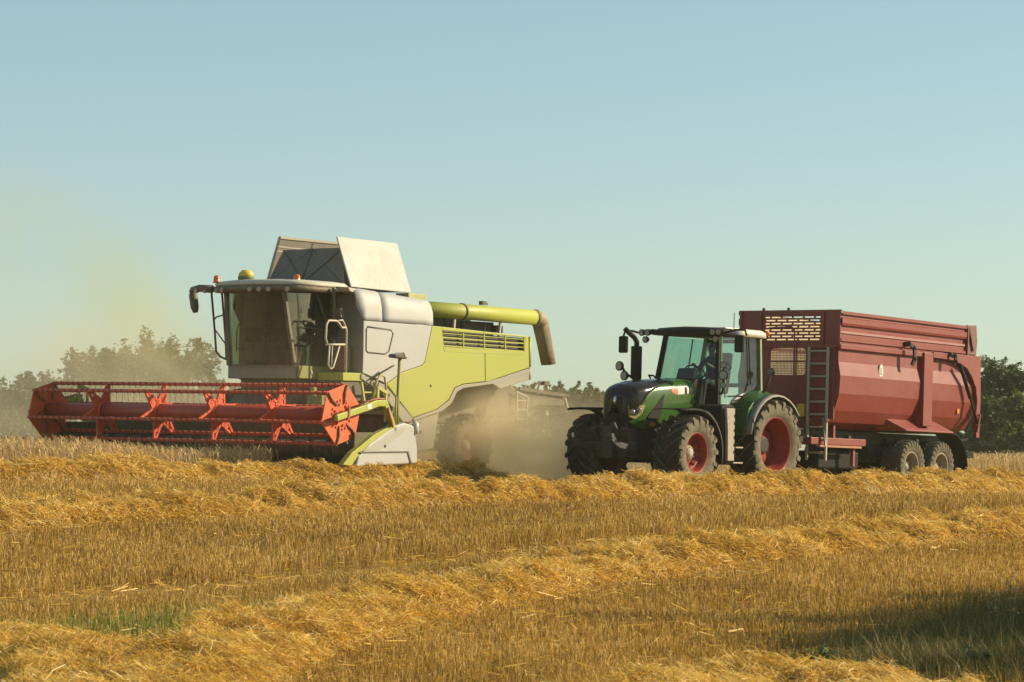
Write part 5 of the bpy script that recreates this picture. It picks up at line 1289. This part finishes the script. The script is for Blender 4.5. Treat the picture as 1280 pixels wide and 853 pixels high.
def tree(name, x, y, h, hw, mat, label, cat='tree', group=None, n=6000, leaf=.2, low=.12, wisp=0, tips=26, trunk_r=.12, seed=0, depth=None):
    rg = np.random.default_rng(100 + seed)
    z0 = gz(x, y)
    M = Matrix.Translation((x, y, z0))
    t = thing(name, M, label, cat, group)
    mb = MB()
    mb.tube([(0, 0, -.1), (rg.normal(0, .05), rg.normal(0, .05), h * .3), (rg.normal(0, .15), rg.normal(0, .15), h * .6), (rg.normal(0, .2), rg.normal(0, .2), h * .85)], [trunk_r * 1.3, trunk_r, trunk_r * .6, trunk_r * .15], 8)
    C, S = [], []
    dp = depth or hw
    for i in range(tips):
        a = rg.random() * 2 * PI; q = low + (1 - low) * (i + rg.random()) / tips
        env = math.sin(PI * min(1, (.18 + .82 * (1 - q)) ** .8) * .62) if q > .2 else .75 + q
        rr = min(1, env) * (.45 + .55 * rg.random() ** .5)
        tip = np.array([math.cos(a) * hw * rr, math.sin(a) * dp * rr, h * q * (.9 + .1 * rg.random())])
        st = np.array([0, 0, h * max(.05, q * .55)])
        mid = (st + tip) / 2 + rg.normal(0, .06 * h, 3) * .5
        mb.tube([st, mid, tip], [trunk_r * .4, trunk_r * .2, trunk_r * .05], 5)
        C += [tip, mid * .35 + tip * .65]; S += [hw * rg.uniform(.13, .24), hw * rg.uniform(.13, .2)]
        for _ in range(2):
            o = tip + rg.normal(0, hw * .20, 3); C.append(o); S.append(hw * rg.uniform(.06, .14))
    for i in range(wisp):                                   # upright shoots that break the outline
        a = rg.random() * 2 * PI; rr = rg.random() ** .5 * .8
        b = np.array([math.cos(a) * hw * rr, math.sin(a) * dp * rr, h * (.72 + .2 * (1 - rr))]); e = b + np.array([rg.normal(0, .10) * h, rg.normal(0, .05) * h, h * rg.uniform(.10, .26)])
        mb.tube([b, e], [trunk_r * .12, .006], 4)
        for q in (.2, .5, .75, .95): C.append(b + (e - b) * q); S.append(hw * .07 * (1.2 - q * .7))
    C = np.array(C); S = np.array(S)
    nt_ = max(60, n // 42); i = rg.integers(0, len(C), nt_)
    b0 = C[i] + rg.normal(0, 1, (nt_, 3)) * S[i][:, None] * .55
    dr = b0 / np.array([hw, dp, h]) - np.array([0, 0, .45]); dr /= np.linalg.norm(dr, axis=1)[:, None] + 1e-6
    dr = dr * np.array([.7, .7, .5]) + rg.normal(0, .45, (nt_, 3)) + np.array([0, 0, .55]); dr /= np.linalg.norm(dr, axis=1)[:, None]
    tl_ = rg.uniform(.25, 1.0, nt_) * np.clip(h * .17, .3, 1.1)
    for k in range(nt_):
        if k % 2 == 0: mb.tube([b0[k], b0[k] + dr[k] * tl_[k]], [.014, .004], 3)
    mb.build('trunk', BARK, t)
    q_ = np.array([.1, .35, .6, .8, .95])
    C2 = (b0[:, None, :] + dr[:, None, :] * (tl_[:, None] * q_[None, :])[:, :, None]).reshape(-1, 3)
    S2 = (np.clip(tl_ * .22, .06, .2)[:, None] * (1.15 - q_ * .7)[None, :]).reshape(-1)
    L = np.concatenate([leaf_cloud(C2, S2, int(n * .9), leaf * .8, .5), leaf_cloud(C, S * .8, int(n * .5), leaf)]); keep = L[:, 1, :, 2].mean(1) > .02
    L = L[keep]
    tone = np.clip(rg.beta(2, 2, len(L)) + (noise(L[:, 1, 0, 0] + x, L[:, 1, 0, 2] + y, .9, seed, 2) - .5) * .4, 0, 1)
    o = strands('crown', L, mat, tone, t, None)
    return t
def at(px, Y): return (px - 640) / F * Y
def tree_px(name, px, top, hwpx, Y, mat, label, **k):
    x = at(px, Y); h = ((565 - top) / F * Y + ZO - gz(x, Y)) * (.87 if name == 'hedge_tree' else .92)
    return tree(name, x, Y, h, hwpx / F * Y, mat, label, **k)
LT = 'trees behind the red reel on the left'
for i, (px, top, hw, Y, wisp, lab) in enumerate((
    (-60, 462, 60, 128, 5, 'grey green hedge tree beyond the left edge of the picture'),
    (14, 466, 48, 126, 6, 'low grey green tree at the left edge, behind the tip of the reel'),
    (66, 463, 42, 130, 8, 'rounded low tree between the left edge and the tall spiky tree'),
    (128, 428, 50, 132, 22, 'tall spiky topped tree, left of the two tallest above the reel'),
    (168, 446, 36, 128, 8, 'dusty tree filling the gap between the two tallest trees'),
    (197, 418, 46, 134, 14, 'tallest broad tree above the middle of the reel, half lost in dust'),
    (240, 424, 34, 130, 12, 'loose leafed tree just left of the combine cab'),
    (285, 476, 30, 126, 6, 'low shrubby tree partly hidden by the combine cab base'))):
    tree_px('hedge_tree', px, top + 4, hw, Y, LEAF_O, lab, cat='tree', group=LT, n=9500 if hw > 40 else 6500, leaf=.21, wisp=wisp, tips=30, seed=i + 1, low=.04)
MT_ = 'shrubs along the far hedge behind the dust'
for i, (px, top, hw, Y, lab) in enumerate((
    (560, 505, 40, 175, 'far hedge shrub hidden behind the combine body'), (622, 492, 30, 172, 'far hedge shrub under the tail of the combine'),
    (655, 487, 26, 170, 'hazy hedge shrub directly behind the combine tail lamp'), (683, 489, 26, 175, 'hazy hedge shrub right of the combine tail'),
    (722, 489, 26, 172, 'hazy hedge shrub below the round dark tree'), (768, 492, 30, 170, 'hazy hedge shrub behind the tractor nose'), (815, 495, 36, 172, 'hedge shrub hidden behind the tractor cab'))):
    tree_px('hedge_shrub', px, top, hw, Y, LEAF_L, lab, cat='shrub', group=MT_, n=6000, leaf=.24, wisp=16, tips=26, seed=20 + i, low=.02)
tree_px('round_tree', 745, 476, 27, 190, LEAF_D, 'round dark tree above the hedge, left of the tractor exhaust', n=6000, leaf=.26, tips=30, seed=31, low=.1)
tree_px('pointed_tree', 703, 476, 12, 188, LEAF_D, 'small pointed tree sticking up from the far hedge near the combine spout', n=2500, leaf=.24, tips=18, seed=32, low=.1, wisp=3)
RT = 'trees at the right edge behind the trailer'
for i, (px, top, hw, Y, mat, lab, n) in enumerate((
    (1252, 450, 34, 122, LEAF_D, 'tall dark broadleaf tree at the right edge, behind the trailer tail', 15000),
    (1300, 456, 36, 120, LEAF_D, 'dark broadleaf tree cut off by the right edge of the picture', 13000),
    (1216, 478, 24, 124, LEAF_D, 'dark tree mostly hidden behind the rear of the trailer', 7000),
    (1346, 460, 40, 122, LEAF_D, 'dark tree beyond the right edge of the picture', 6000))):
    tree_px('broadleaf_tree', px, top, hw, Y, mat, lab, group=RT, n=n, leaf=.19, tips=44, seed=40 + i, low=.05, wisp=5)
for i, (px, top, hw, Y, lab) in enumerate((
    (1232, 500, 22, 114, 'lighter green bush at the foot of the trees, next to the trailer tail'), (1264, 496, 24, 112, 'lighter green bush below the tall dark tree'), (1296, 505, 24, 113, 'lighter green bush at the right edge of the picture'))):
    tree_px('leafy_bush', px, top, hw, Y, LEAF_L, lab, cat='bush', group='bushes at the right edge', n=7500, leaf=.16, tips=36, seed=50 + i, low=.0, wisp=10)
# the tree whose shadow falls across the lower right
tree('shade_tree', 15.2, 26.7, 5.2, 2.6, LEAF_D, 'leafy tree on the verge to the right, shading the lower right stubble', n=32000, leaf=.28, tips=44, seed=61, low=.12, depth=2.9)
tree('shade_bush', 8.6, 22.6, 2.3, 1.5, LEAF_D, 'dense verge bush to the right, shading the grass in the corner', cat='bush', n=12000, leaf=.2, tips=30, seed=62, low=.0, depth=2.2)
# verge trees well outside the frame on the right (seen as reflections in the cab glass)
for i, (x, y, h, hw) in enumerate(((82, 80, 6.5, 5), (88, 92, 8, 6), (80, 66, 5, 4.5), (96, 106, 7.5, 6), (84, 54, 5.5, 5))):
    tree('verge_tree', x, y, h, hw, LEAF_D, 'dark tree on the far right edge of the field, outside the picture', group='trees along the right edge of the field', n=2500, leaf=.5, tips=24, seed=70 + i, low=.05)
# single weeds
def weed(px, py, h, label, leafy, seed):
    rg = np.random.default_rng(seed); x, y = pix(px, py); z0 = gz(x, y)
    t = thing('weed_plant', Matrix.Translation((x, y, z0)), label, 'weed', 'weeds in the foreground')
    mb = MB(); C = []
    for k in range(3 if leafy else 2):
        p = [(0, 0, 0), (rg.normal(0, .03), rg.normal(0, .03), h * .5), (rg.normal(0, .08), rg.normal(0, .06), h * rg.uniform(.8, 1))]
        mb.tube(p, [.004, .003, .0015], 5); C += [np.array(p[1]) * q + np.array(p[2]) * (1 - q) for q in (.9, .6, .3, 0)]
    mb.build('stem', paint('dry_stem', (.30, .22, .09), .8, .2), t)
    C = np.array(C); L = leaf_cloud(C, np.full(len(C), .03 if leafy else .015), 120 if leafy else 60, .05 if leafy else .022, .6 if leafy else .5)
    strands('foliage', L, LEAF_L if leafy else CROP, rg.random(len(L)), t, None)
weed(1025, 850, .24, 'small leafy green weed in front of the near straw mound', True, 1)
weed(1262, 815, .62, 'tall dry weed stalk with seed heads at the right edge', False, 2)
weed(1236, 812, .55, 'dry weed stalk leaning in the shaded grass, left of the taller one', False, 3)
weed(1215, 850, .20, 'leafy weed low in the shaded grass at the bottom right', True, 4)
# ------------------------------------------------------------------ DRIVER
SKIN = paint('skin', (.36, .20, .13), .6, .05); SHIRT = paint('dark_shirt', (.035, .04, .05), .8, .05); TROUS = paint('dark_trousers', (.03, .03, .035), .8, .05); HAIR = paint('dark_hair', (.025, .018, .012), .7, .05)
def person(Mw, label):
    """seated figure, x forward, z up, origin at the middle of the seat top; hands on the wheel"""
    V, E_, Rr = [], [], []
    def v(p, r, par=None):
        V.append(p); Rr.append(r if isinstance(r, tuple) else (r, r))
        if par is not None: E_.append((par, len(V) - 1))
        return len(V) - 1
    pel = v((0, 0, .10), (.13, .15)); ab = v((-.02, 0, .27), (.11, .14), pel); ch = v((-.03, 0, .45), (.12, .165), ab); up = v((-.03, 0, .56), (.08, .12), ch)
    nk = v((-.01, 0, .645), .052, up); hd = v((.005, 0, .70), (.068, .062), nk); h1 = v((.02, 0, .78), (.092, .076), hd); h2 = v((.005, 0, .86), (.078, .066), h1)
    for s in (1, -1):
        sh = v((-.03, s * .20, .535), .062, up); el = v((.12, s * .27, .32), .045, sh); wr = v((.34, s * .18, .43), .030, el); pm = v((.39, s * .165, .455), (.022, .040), wr)
        for k, (dy, dz, L) in enumerate(((-.022, .025, .070), (-.008, .03, .078), (.008, .028, .074), (.022, .02, .060))):
            a = v((.415, s * (.165 + dy), .455 + dz * .6), .010, pm); b = v((.435, s * (.165 + dy), .455 + dz - .01), .009, a); v((.425, s * (.165 + dy), .455 + dz - .045), .008, b)
        a = v((.395, s * (.165 - .035), .455), .011, pm); v((.425, s * (.165 - .040), .445), .009, a)
        hp = v((.05, s * .10, .08), .095, pel); kn = v((.46, s * .15, .12), .065, hp); an = v((.52, s * .15, -.30), .045, kn); hl_ = v((.50, s * .15, -.37), .042, an); v((.68, s * .16, -.39), .036, hl_)
    me = bpy.data.meshes.new('person'); me.from_pydata(V, E_, []); o = bpy.data.objects.new('person', me); COL.objects.link(o)
    sk = o.modifiers.new('skin', 'SKIN'); sk.use_smooth_shade = True
    for i, r in enumerate(Rr): me.skin_vertices[0].data[i].radius = r
    me.skin_vertices[0].data[0].use_root = True
    o.modifiers.new('sub', 'SUBSURF').levels = 1
    o.modifiers['sub'].render_levels = 1
    dg = bpy.context.evaluated_depsgraph_get(); me2 = bpy.data.meshes.new_from_object(o.evaluated_get(dg))
    o.modifiers.clear(); o.data = me2
    for m in (SKIN, SHIRT, TROUS):
        me2.materials.append(m)
    for p in me2.polygons:
        c = p.center
        arm = abs(c.y) > .19 or (c.x > .2 and c.z > .2)
        p.material_index = 0 if (c.z > .62 or (c.x > .28 and c.z > .25)) else (1 if c.z > .17 else 2)
    o.matrix_world = Mw; tag(o, label, 'person')
    mb = MB(); mb.ball((-.012, 0, .835), .088, 14, (1.05, .88, .86)); mb.build('hair', HAIR, o)
    mb = MB()
    for s in (1, -1): mb.ball((.098, s * .030, .795), .011, 8)
    mb.build('eye', BLACK, o)
    mb = MB(); mb.bar((.10, 0, .80), (.125, 0, .765), .022, .02); mb.bar((.108, -.022, .735), (.108, .022, .735), .008, .01)
    for s in (1, -1): mb.ball((.0, s * .078, .785), .026, 8, (.7, .3, 1.2))
    mb.build('face', SKIN, o)
    return o
person(MT @ Matrix.Translation((-2.38, 0, 2.06)), 'person in dark clothing sitting at the wheel inside the green tractor cab')

# ------------------------------------------------------------------ DUST AND HAZE
def dust(name, c, r, dens, col, label, scale=2.2, seed=0.0, thr=(.35, .75), aniso=.2, rot=0.0, floor=.0):
    m = bpy.data.materials.new(name); m.use_nodes = True; nt = m.node_tree
    for n in list(nt.nodes): nt.nodes.remove(n)
    out = nt.nodes.new('ShaderNodeOutputMaterial'); pv = nt.nodes.new('ShaderNodeVolumePrincipled')
    pv.inputs['Color'].default_value = c4(col); pv.inputs['Anisotropy'].default_value = aniso
    tc = N(nt, 'ShaderNodeTexCoord'); ln = N(nt, 'ShaderNodeVectorMath', operation='LENGTH'); nt.links.new(tc.outputs['Object'], ln.inputs[0])
    fo_ = N(nt, 'ShaderNodeMapRange', interpolation_type='SMOOTHSTEP'); fo_.inputs[1].default_value = 1.0; fo_.inputs[2].default_value = .15; fo_.inputs[3].default_value = 0; fo_.inputs[4].default_value = 1
    nt.links.new(ln.outputs['Value'], fo_.inputs[0])
    mp = N(nt, 'ShaderNodeMapping'); mp.inputs['Location'].default_value = (seed, seed * 1.7, seed * .6)
    mp.inputs['Scale'].default_value = (r[0] / max(r), r[1] / max(r), r[2] / max(r))
    nt.links.new(tc.outputs['Object'], mp.inputs[0])
    nz = N(nt, 'ShaderNodeTexNoise'); nz.inputs['Scale'].default_value = scale; nz.inputs['Detail'].default_value = 6; nz.inputs['Roughness'].default_value = .55; nz.inputs['Distortion'].default_value = .5
    nt.links.new(mp.outputs[0], nz.inputs['Vector'])
    r2 = N(nt, 'ShaderNodeMapRange', interpolation_type='SMOOTHSTEP'); r2.inputs[1].default_value = thr[0]; r2.inputs[2].default_value = thr[1]; r2.inputs[3].default_value = floor; r2.inputs[4].default_value = 1
    nt.links.new(nz.outputs['Fac'], r2.inputs[0])
    a = N(nt, 'ShaderNodeMath', operation='MULTIPLY'); nt.links.new(fo_.outputs[0], a.inputs[0]); nt.links.new(r2.outputs[0], a.inputs[1])
    b = N(nt, 'ShaderNodeMath', operation='MULTIPLY'); b.inputs[1].default_value = dens; nt.links.new(a.outputs[0], b.inputs[0])
    nt.links.new(b.outputs[0], pv.inputs['Density']); nt.links.new(pv.outputs[0], out.inputs['Volume'])
    mb = MB(); mb.ball((0, 0, 0), 1.0, 24); o = mb.build('dust_cloud', m)
    o.location = (c[0], c[1], c[2] + ZO); o.scale = r; o.rotation_euler = (0, rot, 0)
    return tag(o, label, 'dust', None, 'stuff')
DC = (.97, .82, .54)
dust('rear_dust', (-.2, 59.5, -.12), (4.3, 3.5, 1.85), .90, DC, 'thick brown dust cloud billowing round the rear wheel of the combine', 3.4, 1.0, (.36, .64), floor=.10)
dust('tail_dust', (1.4, 64.0, -.05), (4.8, 3.2, 1.8), .42, DC, 'brown dust cloud drifting behind the combine tail towards the tractor', 3.0, 3.0, (.36, .66), floor=.12)
dust('reel_dust', (-8.0, 62.5, .85), (5.8, 4.6, 2.9), .28, (.90, .80, .56), 'pale dust cloud rising behind the red reel in front of the trees', 3.2, 6.0, (.42, .68), floor=.08)
dust('hedge_dust', (-19.0, 104.0, 1.0), (17, 12, 6.5), .022, (.84, .80, .62), 'pale dust drifting in front of the hedge trees on the left', 1.6, 15.0, (.2, .8), floor=.5)
dust('side_dust', (-4.0, 58.0, .6), (5.2, 6.0, 2.6), .055, (.80, .70, .45), 'thin veil of dust hanging over the front of the combine', 1.6, 9.0, (.2, .8), floor=.4)
dust('plume_dust', (-10.4, 70.0, 3.9), (5.4, 3.0, 2.4), .19, (.80, .76, .20), 'faint yellow dust plume drifting up into the sky at the left', 1.8, 12.0, (.34, .72), rot=.75)

hz = MB(); hz.box(-160, 160, -30, 260, -4, 16)
m = bpy.data.materials.new('haze'); m.use_nodes = True; nt = m.node_tree
for n in list(nt.nodes): nt.nodes.remove(n)
out = nt.nodes.new('ShaderNodeOutputMaterial'); pv = nt.nodes.new('ShaderNodeVolumePrincipled')
pv.inputs['Color'].default_value = (.86, .88, .72, 1); pv.inputs['Density'].default_value = .00035; pv.inputs['Anisotropy'].default_value = .2
nt.links.new(pv.outputs[0], out.inputs['Volume'])
tag(hz.build('haze', m), 'thin pale evening haze over the whole field', 'haze', None, 'stuff')

# ------------------------------------------------------------------ SKY, SUN, CAMERA
W = bpy.data.worlds.new('World'); SC.world = W; W.use_nodes = True
nt = W.node_tree
for n in list(nt.nodes): nt.nodes.remove(n)
out = nt.nodes.new('ShaderNodeOutputWorld'); bg = nt.nodes.new('ShaderNodeBackground'); bg.inputs['Strength'].default_value = .102
sky = nt.nodes.new('ShaderNodeTexSky'); sky.sky_type = 'NISHITA'; sky.sun_disc = False
sky.sun_elevation = SUN_EL; sky.sun_rotation = math.radians(90) - SUN_AZ
sky.altitude = 50; sky.air_density = 1.0; sky.dust_density = .5; sky.ozone_density = 1.0
tint = N(nt, 'ShaderNodeMix', data_type='RGBA', blend_type='MULTIPLY'); tint.inputs[0].default_value = 1.0
tint.inputs[7].default_value = (.87, 1.0, 1.01, 1)
nt.links.new(sky.outputs[0], tint.inputs[6]); veil = N(nt, 'ShaderNodeMix', data_type='RGBA'); veil.inputs[0].default_value = .28; veil.inputs[7].default_value = (3.1, 3.7, 3.45, 1)
nt.links.new(tint.outputs[2], veil.inputs[6]); nt.links.new(veil.outputs[2], bg.inputs['Color']); nt.links.new(bg.outputs[0], out.inputs['Surface'])
sl = bpy.data.lights.new('sun', 'SUN'); sl.energy = 5.0; sl.angle = math.radians(.6); sl.color = (1.0, .84, .58)
so = bpy.data.objects.new('sun', sl); COL.objects.link(so)
sv = Vector((math.cos(SUN_EL) * math.cos(SUN_AZ), math.cos(SUN_EL) * math.sin(SUN_AZ), math.sin(SUN_EL)))
so.rotation_euler = sv.to_track_quat('Z', 'Y').to_euler(); so.location = (30, 20, 30)

cam = bpy.data.cameras.new('camera'); co_ = bpy.data.objects.new('camera', cam); COL.objects.link(co_)
co_.location = (0, 0, ZO); co_.rotation_euler = (PI / 2, 0, 0)
cam.sensor_width = 36; cam.lens = F / 1280 * 36; cam.shift_y = (565 - 426.5) / 1280
cam.clip_start = .5; cam.clip_end = 6000
cam.dof.use_dof = True; cam.dof.focus_distance = 56; cam.dof.aperture_fstop = 9
SC.camera = co_
